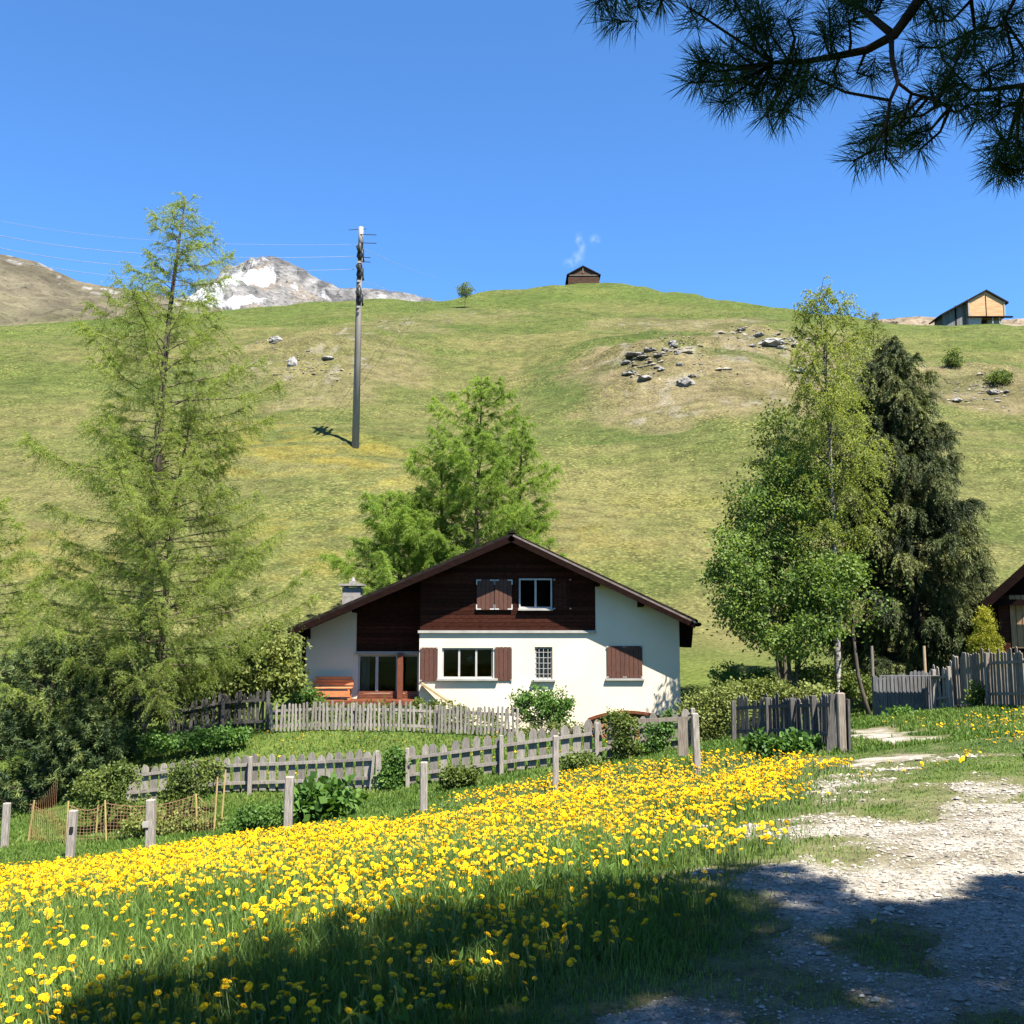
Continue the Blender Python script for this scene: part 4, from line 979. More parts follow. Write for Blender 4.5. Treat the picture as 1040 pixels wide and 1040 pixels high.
fence('picket_fence', 'short piece of pale split pickets leaning between the grey gate and the tall fence', [xy(948, 29.6), xy(966, 29.0)], 1.15, 0.115, 0.085, M['fence'], (0.3, 0.8), 1.0, 0.05, 0.06, tilt=5)
gate = thing('board_gate', 'closed grey gate of upright boards with scalloped top beside the track', 'gate', on(*xy(888, 30)))
ga, gb = Vector((*xy(887, 30.2), 0)), Vector((*xy(946, 29.8), 0)); gd = (gb - ga).normalized(); gl_ = (gb - ga).length
M['gatewood'] = pmat('blue_grey_boards', (0.12, 0.12, 0.125), (0.22, 0.22, 0.225), 8, 0.9, (6, 6, 0.5), 0.4, 0.005, isl=0.2)
b = MB(); nb = 15
for i in range(nb):
    p = ga + gd * gl_ * (i + 0.5) / nb; z0 = tz(p.x, p.y) + 0.04; H = 1.12 + 0.03 * rng.normal(); w_ = gl_ / nb * 0.96
    b.prism([(p.x - w_ / 2, z0), (p.x + w_ / 2, z0), (p.x + w_ / 2, z0 + H - 0.05), (p.x + w_ * .25, z0 + H), (p.x - w_ * .25, z0 + H), (p.x - w_ / 2, z0 + H - 0.05)], p.y, p.y + 0.025)
b.build('board_panel', M['gatewood'], gate)
b = MB(); zc = tz(ga.x, ga.y)
b.bar(ga + Vector((0, 0.06, zc + 0.3)), gb + Vector((0, 0.06, zc + 0.3)), 0.05, 0.09); b.bar(ga + Vector((0, 0.06, zc + 0.85)), gb + Vector((0, 0.06, zc + 0.85)), 0.05, 0.09); b.build('rail', M['gatewood'], gate)
b = MB(); b.bar(ga + Vector((0, -0.35, zc + 1.22)), gb + Vector((0, -0.35, zc + 1.24)), 0.3, 0.02); b.build('cover_board', M['gatewood'], gate)
for e in (ga, gb):
    b = MB(); b.box((e.x, e.y + 0.05, tz(e.x, e.y) + 0.45), (0.11, 0.11, 1.5)); b.build('post', M['gatewood'], gate)
for px, d, pt, mm, lb in ((885, 30.6, 656, 'fence_brown', 'thin grey upright pole behind the left end of the board gate'), (938, 30.4, 656, 'lightplank', 'thin pinkish upright pole behind the right end of the board gate')):
    g = on(*xy(px, d)); b = MB(); b.tube([g - Vector((0, 0, .3)), Vector((g.x, g.y, P(px, pt, d).z))], [0.05, 0.045], 8)
    tag(b.build('upright_pole', M[mm], None), lb, 'pole'); 
# free standing posts in the meadow
POSTS = [(17, 24, 1.0, 0.17, 0, 'short grey post nearest the dark stone pine, outside the garden net'), (82, 22, 1.0, 0.19, 2, 'grey post with a dark notch in front of the garden net'), (162, 21, 1.05, 0.20, -2, 'grey post with a small metal bracket before the berry bushes'),
         (297, 20, 1.08, 0.18, 1, 'grey post standing in front of the rhubarb patch'), (432, 19.6, 0.95, 0.16, 0, 'grey post at the gap between the two picket fences'), (563, 19.3, 1.1, 0.13, 1, 'slim grey post in front of the round-topped picket fence'), (706, 19, 1.12, 0.145, -2, 'leaning grey post joined to a rail end near the chalet corner')]
for i, (px, d, h, wd, tl, lb) in enumerate(POSTS):
    g = on(*xy(px, d)); root = thing('meadow_post', lb, 'post', g, 'row of wooden posts along the meadow')
    b = MB(); top = g + Vector((math.sin(R(tl)) * h, 0, h)); b.bar(g - Vector((0, 0, 0.3)), top, wd * 0.86, wd * 0.8, Vector((0, 1, 0)))
    b.build('shaft', M['fence'], root, bevel=0.018)
    if i in (1, 2):
        b = MB(); b.box((top.x + (0.01 if i == 1 else -0.05), g.y - wd * 0.42, g.z + h * (0.62 if i == 1 else 0.55)), (0.07 if i == 1 else 0.12, 0.05, 0.11)); b.build('bracket', M['insul'] if i == 1 else M['ledge'], root)
    if i == 6:
        b = MB(); b.bar(top + Vector((-1.0, 0.25, -0.16)), top + Vector((0.05, 0.1, -0.10)), 0.05, 0.07); b.build('rail', M['fence_brown'], root)
        b = MB(); b.prism([(g.x - 0.34, g.z + 0.35), (g.x - 0.16, g.z + 0.35), (g.x - 0.16, g.z + 0.98), (g.x - 0.25, g.z + 1.06), (g.x - 0.34, g.z + 0.97)], g.y + 0.05, g.y + 0.075); b.build('board', M['fence_brown'], root)
g = on(*xy(851, 19.4)); root = thing('gate_post', 'broad split gate post with dark cracks at the end of the narrow picket fence', 'post', g)
b = MB(); b.bar(g - Vector((0, 0, .3)), g + Vector((0.0, 0, 1.1)), 0.15, 0.15, Vector((0, 1, 0))); b.build('shaft', M['fence_brown'], root, bevel=0.02)
b = MB(); b.bar(g + Vector((-0.24, 0.02, 0)), g + Vector((-0.11, 0.02, 1.08)), 0.11, 0.03, Vector((0, 1, 0))); b.bar(g + Vector((0.11, -0.03, -.1)), g + Vector((0.125, -0.03, 0.98)), 0.04, 0.16, Vector((0, 1, 0))); b.build('board', M['fence_dark'], root)
# a pair of laths at the fence gap
g = on(*xy(381, 25.8)); b = MB(); b.bar(g + Vector((-0.06, 0, 0)), g + Vector((0.02, 0.05, 0.95)), 0.06, 0.03, Vector((0, 1, 0))); b.bar(g + Vector((0.12, 0, 0)), g + Vector((0.13, 0.05, 0.9)), 0.13, 0.06, Vector((0, 1, 0)))
tag(b.build('fence_stile', M['fence'], None), 'pale lath and stub leaning at the gap in the grey picket fence', 'post')
# garden net on canes
canes = [(40, 24.6, 0.92, 6), (78, 23.9, 0.95, 0), (107, 24.6, 0.8, 2), (118, 23.8, 0.92, -5), (160, 24.2, 0.8, 1), (208, 23.6, 0.85, -5), (224, 23.4, 1.2, 2), (231, 24.4, 1.2, 3)]
tops = []
for i, (px, d, h, tl) in enumerate(canes):
    g = on(*xy(px, d)); b = MB(); tp = g + Vector((math.sin(R(tl)) * h, 0, h)); b.tube([g - Vector((0, 0, .1)), tp], 0.021, 6); tops.append((g, tp))
    lab = ['leftmost of the bamboo canes, holding the corner of the garden net', 'upright bamboo cane holding the net, behind the notched post', 'short bamboo cane inside the garden net', 'slanting bamboo cane at the front of the net', 'short bamboo cane behind the bracketed post', 'slanting bamboo cane near the right end of the net', 'tall bamboo cane at the right end of the garden net', 'tall bamboo cane standing just behind the net end'][i]
    tag(b.build('bamboo_cane', M['cane'], None), lab, 'cane', 'bamboo canes of the garden net')
nv, nf = [], []
def strip(a, b, w_):
    d = (b - a).normalized(); s = d.cross(Vector((0, 1, 0)));
    if s.length < 1e-3: s = Vector((1, 0, 0))
    s = s.normalized() * w_ / 2; i = len(nv); nv.extend([a - s, a + s, b + s, b - s]); nf.append((i, i + 1, i + 2, i + 3))
netpts = [tops[0], tops[1], tops[3], tops[5], tops[6]]
for (g0, t0_), (g1, t1_) in zip(netpts, netpts[1:]):
    L = (g1 - g0).length; k = int(L / 0.075)
    for i in range(k + 1):
        f = i / k; a = g0.lerp(g1, f); a.z = tz(a.x, a.y) + 0.03; bt = t0_.lerp(t1_, f); bt.z = a.z + min((t0_ - g0).z, 0.95) * 0.88 - 0.14 * math.sin(f * math.pi); bt.x = a.x; strip(a, Vector((bt.x, a.y, bt.z)), 0.006)
    for j in range(11):
        pr = None
        for i in range(9):
            f = i / 8; a = g0.lerp(g1, f); a.z = tz(a.x, a.y) + 0.03; hh_ = min((t0_ - g0).z, 0.95) * 0.88 - 0.14 * math.sin(f * math.pi); q = a + Vector((0, 0, hh_ * j / 10))
            if pr is not None: strip(pr, q, 0.006 if j < 10 else 0.014)
            pr = q
for (g0, t0_), (g1, t1_) in ((tops[0], (on(*xy(66, 27)), on(*xy(66, 27), 1.3))),):
    for i in range(14):
        f = i / 13; a = g0.lerp(g1, f); strip(Vector((a.x, a.y, tz(a.x, a.y))), Vector((a.x, a.y, tz(a.x, a.y) + 0.80 + 0.2 * f * f)), 0.005)
    for j in range(11):
        for i in range(10):
            f0, f1 = i / 10, (i + 1) / 10; a, c = g0.lerp(g1, f0), g0.lerp(g1, f1); strip(Vector((a.x, a.y, tz(a.x, a.y) + (0.80 + 0.2 * f0 * f0) * j / 10)), Vector((c.x, c.y, tz(c.x, c.y) + (0.80 + 0.2 * f1 * f1) * j / 10)), 0.005)
q = MB(); q.add(nv, nf); tag(q.build('garden_net', M['net'], None), 'orange brown mesh net strung on canes around the berry bushes', 'net')

# ------------------------------------------------------------------ power pole and wires
gp = ground_at(361, 455, 46); dp = gp.y
pole = thing('power_pole', 'tall grey power pole with dark insulators on the meadow slope', 'pole', gp)
zt = P(363, 231, dp).z; hp = zt - gp.z
b = MB(); b.tube([gp - Vector((0, 0, 0.5)), gp + Vector((0.05, 0, hp * 0.75)), gp + Vector((0.12, 0, hp))], [0.31, 0.235, 0.16], 12); b.build('shaft', M['poleg'], pole, smooth=True)
def pz(py): return P(362, py, dp).z
b = MB(); b.tube([(gp.x + 0.12, dp, pz(252)), (gp.x + 0.12, dp, zt + 0.02)], 0.21, 10); b.build('pole_top', M['polew'], pole, smooth=True)
arms = []
for i, py in enumerate((258, 277, 303)):
    b = MB(); z = pz(py); xx = gp.x + 0.1
    b.tube([(xx, dp - 1.6, z), (xx, dp + 1.6, z)], 0.14, 6)
    b.build('crossarm', M['insul'], pole)
    b = MB(); b.tube([(xx, dp - 0.33, z - 0.75), (xx, dp - 0.33, z - 0.3), (xx, dp - 0.34, z + 0.1), (xx, dp - 0.33, z + 0.45), (xx, dp - 0.33, z + 1.0)], [0.08, 0.27, 0.19, 0.24, 0.08], 8); b.build('insulator', M['insul'], pole, smooth=True)
    b = MB(); b.tube([(xx, dp + 0.33, z - 0.5), (xx, dp + 0.33, z + 0.5)], [0.26, 0.24], 8); b.build('insulator', M['insul'], pole, smooth=True)
    b = MB(); b.box((xx, dp - 0.5, z - 0.9), (0.3, 0.1, 0.16)); b.build('clamp', M['polew'], pole)
    arms.append((xx, z))
b = MB()
for py in (239, 247.5, 262, 266.5): b.tube([(gp.x + 0.1, dp - 0.2, pz(py)), (P(383, py, dp).x - (0.5 if py > 250 else 0), dp - 0.4, pz(py + 1.5))], 0.035, 5)
b.tube([(P(354, 238, dp).x, dp, pz(233.5)), (P(372, 238, dp).x, dp, pz(232.5))], 0.03, 5)
b.build('bracket_rod', M['insul'], pole)
for i, (px0, py0, px1, py1, pya, lab) in enumerate(((-80, 203, 130, 242, 250, 'topmost pale power line running left from the pole'), (-80, 218, 130, 256.5, 262, 'second pale power line from the top, left of the pole'), (-80, 229, 130, 270, 275, 'third pale power line from the top, left of the pole'), (-80, 243, 130, 282, 297, 'lowest pale power line left of the pole'))):
    A_, B_, C_ = P(px0, py0, 52), P(px1, py1, 66), Vector((gp.x, dp - 0.4, pz(pya)))
    pts = []
    for k in range(33):
        f = k / 32 * 2
        l0 = (f - 1) * (f - 2) / 2; l1 = -f * (f - 2); l2 = f * (f - 1) / 2
        pts.append(A_ * l0 + B_ * l1 + C_ * l2)
    b = MB(); b.tube(pts, 0.017 if i else 0.011, 5); tag(b.build('power_line', M['wire'], None, smooth=True), lab, 'wire', 'power lines left of the pole')
for i, (py, pye, lab) in enumerate(((252, 282, 'thin upper power line running right behind the hill crest'), (285, 306, 'thin lower power line running right behind the hill crest'))):
    A_, B_ = Vector((gp.x + 0.2, dp, pz(py))), P(445, pye, 190)
    b = MB(); b.tube([A_.lerp(B_, k / 16) - Vector((0, 0, 0.3 * math.sin(k / 16 * math.pi))) for k in range(17)], 0.02, 4); tag(b.build('power_line', M['wire'], None, smooth=True), lab, 'wire', 'power lines right of the pole')

# ------------------------------------------------------------------ boulders on the slope
def boulder(px, py, wpx, hpx, m, label, seed):
    g = ground_at(px, py, 48); s = g.y / F; r = np.random.default_rng(seed)
    bm = bmesh.new(); bmesh.ops.create_icosphere(bm, subdivisions=3, radius=1)
    for v in bm.verts:
        n_ = mnoise.noise(v.co * 1.4 + Vector((seed, 0, 0))); n2 = mnoise.noise(v.co * 3.6 + Vector((0, seed, 0)))
        q = v.co * (1 + 0.45 * n_ + 0.18 * n2); q = Vector((round(q.x * 3.2) / 3.2 * 0.5 + q.x * 0.5, q.y, round(q.z * 2.6) / 2.6 * 0.5 + q.z * 0.5))
        v.co = Vector((q.x * wpx * s * 0.43, q.y * wpx * s * 0.4, q.z * hpx * s * 0.43))
    me = bpy.data.meshes.new('boulder'); bm.to_mesh(me); bm.free()
    o = link('boulder', me, m); o.location = g + Vector((0, 0, hpx * s * 0.08)); o.rotation_euler = (0, 0, r.uniform(0, .6)); tag(o, label, 'boulder'); return o
for i, a in enumerate([(696, 391, 22, 14, M['stone_d'], 'dark rounded boulder on the bare patch below the crest'), (280, 347, 13, 11, M['stone'], 'pale boulder high on the bare mound left of the pole'), (297, 371, 13, 15, M['stone'], 'pale angular boulder low on the bare mound left of the pole'),
                       (645, 362, 26, 6, M['stone_d'], 'dark low rock ledge on the left of the bare patch'), (660, 357, 16, 5, M['stone_d'], 'dark rock step above the long rock ledge'), (683, 352, 12, 10, M['stone_d'], 'dark split rock above the rounded boulder'), (640, 380, 17, 6, M['stone'], 'flat grey stone slab left of the dark rounded boulder'), (783, 350, 26, 10, M['stone'], 'pale jagged outcrop left of the birch top'),
                       (812, 378, 20, 8, M['stone'], 'pale low rock beside the birch crown'), (1009, 400, 14, 8, M['stone_d'], 'dark rock at the foot of the bare bank near the barn'), (972, 408, 12, 6, M['stone'], 'pale rock on the bare bank beside the spruce'),
                       (333, 365, 16, 5, M['stone'], 'small flat pale rock between the pole and the mound boulders')]):
    boulder(*a, seed=i + 1)
for i, (px, py, w_, h_, d_) in enumerate(((652, 365, 14, 4, 1), (669, 362, 12, 4, 1), (675, 357, 9, 6, 1), (688, 360, 7, 8, 1), (690, 371, 9, 5, 1), (703, 383, 10, 4, 1), (655, 386, 18, 6, 0), (636, 370, 11, 5, 0), (772, 341, 12, 5, 0), (793, 354, 12, 6, 0), (764, 352, 10, 4, 0), (752, 336, 12, 4, 0), (803, 346, 9, 5, 0), (672, 376, 10, 5, 0))):
    o = boulder(px, py, w_, h_, M['stone_d'] if d_ else M['stone'], '', 40 + i)
    tag(o, 'small dark rock along the crack of the bare bank right of centre' if d_ else 'small pale rock bedded in the bare bank right of centre', 'boulder', 'dark rocks along the crack of the bank' if d_ else 'pale rocks bedded in the bank')

# scree: broken stones lying on the bare banks
sv, sf_ = [], []
oc_ = np.array([(1, 0, 0), (0, 1, 0), (-1, 0, 0), (0, -1, 0), (0, 0, 1.0), (0, 0, -1)]); of_ = np.array([(0, 1, 4), (1, 2, 4), (2, 3, 4), (3, 0, 4), (1, 0, 5), (2, 1, 5), (3, 2, 5), (0, 3, 5)])
SP = []
for px, py, rx, ry, k in ((655, 372, 26, 16, 260), (690, 352, 22, 10, 160), (780, 348, 34, 12, 300), (745, 336, 24, 6, 120), (815, 376, 16, 8, 90), (990, 398, 34, 14, 240), (320, 378, 34, 16, 200), (275, 350, 10, 8, 60), (395, 330, 20, 6, 60), (720, 380, 34, 16, 140)):
    for _ in range(k // 2):
        qx, qy = px + rng.normal() * rx * .55, py + rng.normal() * ry * .55; g = P(qx, qy, 1.0); SP.append((g.x, g.z - EYE))
SP = np.array(SP); dd = np.arange(60, 190, 0.4)
for i in range(0, len(SP)):
    hit = np.nonzero(EYE + SP[i, 1] * dd <= terrain(SP[i, 0] * dd, dd))[0]
    if not len(hit): continue
    d = dd[hit[0]]; x_, y_ = SP[i, 0] * d, d; r_ = 0.12 * rng.lognormal(0, 0.6)
    v = oc_ * rng.uniform(0.6, 1.3, (6, 1)) * r_ * np.array([1.3, 1, 0.7]); a = rng.uniform(0, 6.28); ca, sa = math.cos(a), math.sin(a)
    v = np.stack([v[:, 0] * ca - v[:, 1] * sa + x_, v[:, 0] * sa + v[:, 1] * ca + y_, v[:, 2] + tz(x_, y_) - r_ * 0.15], -1); sf_.append(of_ + 6 * len(sv)); sv.append(v)
M['scree'] = pmat('scree_stone', (0.18, 0.16, 0.12), (0.36, 0.32, 0.26), 2, 0.95, isl=0.4)
np_mesh('scree', np.concatenate(sv), np.concatenate(sf_), M['scree'], None)['kind'] = 'stuff'
# ------------------------------------------------------------------ trees
def prof(ts, rs): return lambda t, az: float(np.interp(t, ts, rs))
g = on(*xy(141, 30)); HL = P(172, 195, 30).z - g.z
def larch_r(t, az):
    r = np.interp(t, [0.08, 0.18, 0.28, 0.42, 0.55, 0.66, 0.76, 0.84, 0.92, 1.0], [2.4, 3.8, 4.4, 4.2, 3.5, 2.9, 2.4, 1.8, 1.1, 0.25])
    return float(r * (0.80 + 0.28 * math.sin(az * 1.0 + t * 23) + 0.12 * math.sin(az * 3 + t * 11)))
conifer('larch_tree', 'tall feathery larch with fresh pale green needles and dark forked trunk, left of the chalet', g, HL, larch_r, 165, 'tri', M['larch'], M['bark_larch'], twigs=18, twig_len=0.88, samples=12, per=4, bl=0.06, bw=0.017, limbr=0.7, lexp=2.2,
        rise=0.10, droop=0.30, tip=0.30, hang=0.55, lean=(0.85, 0.2), tr=0.24, t0=0.13, stems=((0, 0, 1.0), (0.42, 0.3, 0.62)), skip=0.08, vol=0.35, ownt=0.6, mlimb=M['limb'])
g = on(*xy(-25, 34))
conifer('larch_tree', 'shorter pale green larch at the left picture border behind the dark stone pine', g, 9.5, prof([0.05, 0.3, 0.6, 0.85, 1], [2.9, 3.1, 2.2, 1.0, 0.1]), 80, 'tri', M['larch'], M['bark_larch'], twigs=13, twig_len=0.7, samples=9, per=4, bl=0.085, bw=0.024,
        rise=0.12, droop=0.3, tip=0.25, hang=0.5, tr=0.16, t0=0.1, skip=0.08, vol=0.3, mlimb=M['limb'])
for px, d, tp, rr, nb, lb in ((486, 52, 384, 1.1, 130, 'tall bright green larch rising behind the chalet ridge'), (530, 54, 425, 0.72, 90, 'slim bright green larch on the right behind the chalet ridge'), (405, 52, 500, 1.0, 100, 'low spreading green larch behind the left slope of the chalet roof'), (446, 53.5, 450, 1.0, 100, 'middle green larch between the tall one and the low one behind the chalet')):
    g = on(P(px, 560, d).x, d); H = P(px, tp, d).z - g.z
    conifer('larch_tree', lb, g, H, (lambda k: lambda t, az: float(np.interp(t, [0.05, 0.25, 0.5, 0.75, 0.9, 1], [3.8, 3.6, 3.0, 2.0, 1.1, 0.3]) * k * (0.72 + 0.42 * math.sin(az * 2 + t * 13 + k * 9))))(rr), nb, 'tri', M['larch2'], M['bark_larch'], twigs=19, twig_len=0.8, samples=10, per=5, bl=0.09, bw=0.026, limbr=0.8,
            rise=0.25, droop=0.25, tip=0.2, hang=0.55, tr=0.16, t0=0.06, vol=0.45, tintscale=1.5, mlimb=M['limb'])
g = on(*xy(935, 36)); HS = P(914, 342, 36).z - g.z
def spruce_r(t, az):
    r = np.interp(t, [0.04, 0.2, 0.4, 0.6, 0.8, 0.92, 1.0], [3.1, 3.2, 2.95, 2.35, 1.6, 0.95, 0.1])
    return float(r * (0.82 + 0.25 * math.sin(az * 3 + t * 31)))
conifer('spruce_tree', 'dark olive spruce with drooping boughs behind the board gate', g, HS, spruce_r, 270, 'tri', M['spruce'], M['bark'], twigs=26, twig_len=0.8, samples=11, per=6, bl=0.085, bw=0.026,
        rise=0.14, droop=0.45, tip=0.30, hang=0.75, lean=(-0.6, 0), tr=0.22, t0=0.06, side=0.5, inner=0.15, tintscale=0.5, power=1.0, coh=2.0, btint=0.28, ownt=0.4)
g = on(*xy(985, 38)); 
conifer('spruce_tree', 'lighter green spruce between the dark spruce and the timber house', g, P(985, 520, 38).z - g.z, prof([0.02, 0.3, 0.6, 0.85, 1], [1.9, 1.6, 1.1, 0.45, 0.05]), 110, 'tri', M['spruce'], M['bark'], twigs=18, twig_len=0.5, samples=9, per=4, bl=0.09, bw=0.026,
        rise=0.12, droop=0.4, tip=0.3, hang=0.9, tr=0.13, t0=0.03, side=0.8, inner=0.2, tintscale=0.7, coh=2.0, btint=0.2)
g = on(*xy(897, 38)); H = P(893, 318, 38).z - g.z
conifer('larch_tree', 'slender sparse olive larch whose top shows between the birch and the dark spruce', g, H, prof([0.2, 0.5, 0.75, 0.9, 1], [1.6, 1.5, 1.25, 0.7, 0.12]), 90, 'tri', M['shrub_y'], M['bark'], twigs=13, twig_len=0.6, samples=8, per=4, bl=0.10, bw=0.024,
        rise=0.3, droop=0.2, tip=0.15, hang=0.9, tr=0.13, t0=0.3, skip=0.1, vol=0.5)
g = on(*xy(853, 32.6)); HB = P(851, 291, 32.6).z - g.z
def birch_r(t, az):
    r = np.interp(t, [0.34, 0.46, 0.6, 0.78, 0.9, 1.0], [0.9, 1.6, 1.6, 1.25, 0.9, 0.3])
    return float(r * (0.85 + 0.25 * math.sin(az * 2 + t * 17)))
conifer('birch_tree', 'tall birch with white trunk and hanging yellow green twigs', g, HB, birch_r, 120, 'leaf', M['birch'], M['bark_birch'], mlimb=M['bark'], limbr=0.8, twigs=17, twig_len=1.0, samples=11, per=3, bl=0.058, bw=0.036,
        rise=0.7, droop=0.25, tip=0.0, hang=1.1, lean=(-0.15, 0.2), tr=0.115, lexp=0.7, t0=0.34, side=0.8, skip=0.05, vol=0.6, wob=0.10, tintscale=0.8)
g = on(*xy(872, 32.4)); b = MB()
q = [g + Vector((0.28, 0, -.1)), g + Vector((0.1, 0, 0.6)), g + Vector((-0.06, 0, 1.3)), g + Vector((-0.15, 0.05, 2.6)), g + Vector((-0.1, 0.1, 3.8))]
b.tube(q, [0.085, 0.07, 0.06, 0.05, 0.02], 7); lt = thing('leaning_sapling', 'thin curved sapling stem leaning against the birch at the end of the track', 'tree', g); b.build('trunk', M['bark'], lt, smooth=True)
cc = np.array([g + Vector(rng.normal(size=3) * np.array((0.5, 0.4, 0.5)) + np.array((0.3, 0, 3.5))) for _ in range(260)]); V, Fc, k = leaf_blades(cc, rand_unit(260), 0.11, 0.08); np_mesh('crown', V, Fc, M['maple'], lt, leaf_tint(cc, k))
gm = on(*xy(806, 33))
def W(px, py, d): return tuple(P(px, py, d))
broadleaf('maple_tree', 'leafy green maple with several thin stems, left of the white birch trunk', gm, [(W(792, 600, 33), (2.2, 1.8, 1.7), 1.2), (W(806, 525, 33.3), (1.7, 1.5, 1.6), 0.9), (W(752, 585, 33), (1.0, 1.2, 1.6), 0.45), (W(840, 590, 32.3), (1.3, 1.0, 0.9), 0.4), (W(806, 640, 32.2), (1.6, 1.0, 0.8), 0.35), (W(815, 480, 33.5), (1.0, 1.0, 1.0), 0.3)],
          380, 92, 0.118, M['maple'], M['bark'], stems=[((-0.5, 0), 0.7), ((0.25, 0.2), 0.75), ((0.0, -0.1), 0.6), ((-0.9, 0.2), 0.55)], cl_r=0.42, tr=0.085, shell=0.6)
gm = on(*xy(795, 37))
broadleaf('maple_tree', 'dull green broadleaf tree rising behind the maple beside the birch', gm, [(W(800, 470, 37), (1.5, 1.3, 2.2), 1), (W(770, 540, 37), (1.6, 1.3, 2.2), 1)], 170, 60, 0.12, M['shrub'], M['bark'], stems=[((0, 0), 0.8), ((-0.6, 0), 0.6)], cl_r=0.42, tr=0.08)
# stone pine at the lower left: upright brushes all over a broad crown
def needle_bush(name, label, base, blobs, n, ln, wd, per, mat_, group=None, fill=0.35):
    root = thing(name, label, 'tree', base, group); wsum = sum(q[2] for q in blobs); cs, ax = [], []
    wood = MB(); b0 = Vector(base); wood.tube([b0 - Vector((0, 0, .2)), b0 + Vector((0, 0, (max(q[0][2] for q in blobs) - b0.z)))], [0.16, 0.05], 7)
    for c, r, wg in blobs:
        k = int(n * wg / wsum); u = rand_unit(k) * (1 - fill * rng.random((k, 1)) ** 2)
        p = np.array(c) + u * np.array(r); cs.append(p); ax.append(unit(u * np.array([1, 1, 0.6]) + np.array([0, 0, 0.9])))
    cs = np.concatenate(cs); ax = np.concatenate(ax); k = cs[:, 2] > b0.z + 0.1; cs, ax = cs[k], ax[k]
    for p, a in zip(cs[::12], ax[::12]):
        pv = Vector(p); m_ = Vector((b0.x * .5 + p[0] * .5, b0.y * .5 + p[1] * .5, p[2] - 0.3)); wood.tube([Vector((b0.x, b0.y, min(max(b0.z + .2, p[2] - 0.7), max(q[0][2] for q in blobs) - 0.1))), m_, pv], [0.02, 0.012, 0.006], 4, cap=False)
    wood.build('trunk', M['bark_larch'], root, smooth=True)
    V, Fc, kk = tufts(cs, ax, per, ln, wd, back=0.28)
    np_mesh('crown', V, Fc, mat_, root, np.repeat(np.clip(np.repeat(0.45 + 0.9 * (fbm(cs[:, 0] * 1.5, cs[:, 2] * 1.5, 2) - 0.5) + rng.normal(size=len(cs)) * 0.16, per) + (rng.random(len(cs) * per) - .5) * 0.5, 0, 1), kk)); return root
needle_bush('stone_pine', 'dense dark stone pine with bushy needle brushes at the left border', on(*xy(55, 29)), [(W(58, 700, 29), (1.55, 1.3, 1.6), 1.2), (W(20, 770, 28.5), (1.5, 1.2, 1.5), 1), (W(85, 760, 28.6), (1.15, 1.0, 1.4), 0.8), (W(-30, 720, 29), (1.5, 1.3, 1.9), 0.8), (W(70, 672, 29.4), (0.9, 0.9, 0.9), 0.4)], 1300, 0.17, 0.020, 54, M['cembra'])
needle_bush('stone_pine', 'dark young stone pine in the shade beside the larch trunk', on(*xy(112, 30.5)), [(W(112, 735, 30.5), (0.9, 0.8, 1.3), 1), (W(125, 690, 30.8), (0.7, 0.7, 1.0), .6)], 420, 0.11, 0.017, 40, M['cembra'])
# shrubs
def shrub(label, px, d, blobs, n, per, ls, m_, r=0.25, cat='shrub', name='shrub', **kw):
    return broadleaf(name, label, on(*xy(px, d)), [(W(*b_[:2], d + (b_[5] if len(b_) > 5 else 0)), (b_[2] * d / F, b_[3] * d / F * .8, b_[4] * d / F), b_[2] * b_[4]) for b_ in blobs], n, per, ls, m_, M['bark'], cl_r=r, tr=0.035, cat=cat, **kw)
shrub('rounded yellow green shrub at the left corner of the chalet', 262, 33, [(268, 668, 38, 30, 36), (246, 688, 26, 26, 34), (290, 690, 18, 20, 30), (225, 700, 25, 20, 25)], 150, 70, 0.14, M['shrub_y'], 0.34, stems=[((-0.3, 0), .7), ((0.3, 0.1), .75)])
shrub('dark bushy undergrowth behind the larch trunk', 190, 33, [(190, 700, 30, 22, 32), (225, 712, 30, 22, 22), (155, 715, 30, 20, 30)], 160, 50, 0.12, M['shrub'], 0.32)
shrub('small bright green bush below the bench of the chalet', 312, 34.2, [(311, 708, 14, 12, 13), (322, 713, 9, 9, 8)], 40, 60, 0.09, M['herb'], 0.18)
shrub('round fresh green bush in front of the narrow window', 548, 33, [(548, 716, 27, 24, 20), (570, 722, 12, 14, 16), (528, 712, 12, 14, 9)], 70, 60, 0.10, M['herb'], 0.22, stems=[((0, 0), .7), ((-.4, 0), .6), ((.4, 0), .6)])
shrub('dense low spiky bush between the terrace fence and the round green bush', 590, 31.5, [(575, 748, 26, 16, 14), (540, 750, 20, 16, 12), (505, 745, 16, 10, 12)], 70, 46, 0.09, M['shrub'], 0.22)
shrub('green hedge along the inside of the low terrace fence', 400, 33, [(330, 728, 40, 14, 14), (390, 728, 40, 14, 14), (450, 730, 36, 14, 16), (490, 736, 24, 12, 12)], 150, 60, 0.09, M['shrub'], 0.26, limbs=False, cat='hedge', name='hedge')
shrub('thin dark bush by the plank rail of the stairs', 440, 33.5, [(442, 716, 9, 9, 8), (428, 716, 10, 8, 8), (465, 720, 7, 7, 7)], 26, 50, 0.08, M['shrub'], 0.14)
shrub('tall straggling climber grown over the fence in front of the firewood', 635, 24.6, [(634, 745, 12, 12, 22), (640, 762, 16, 14, 14), (622, 735, 6, 6, 20)], 60, 50, 0.075, M['shrub'], 0.16, stems=[((0, 0), .9), ((-.2, 0), .95), ((.2, 0), .8)])
shrub('leafy climber on the fence beside the chalet corner', 668, 24.6, [(668, 745, 14, 12, 16), (680, 732, 8, 8, 12), (655, 764, 12, 12, 8)], 48, 48, 0.075, M['herb'], 0.16)
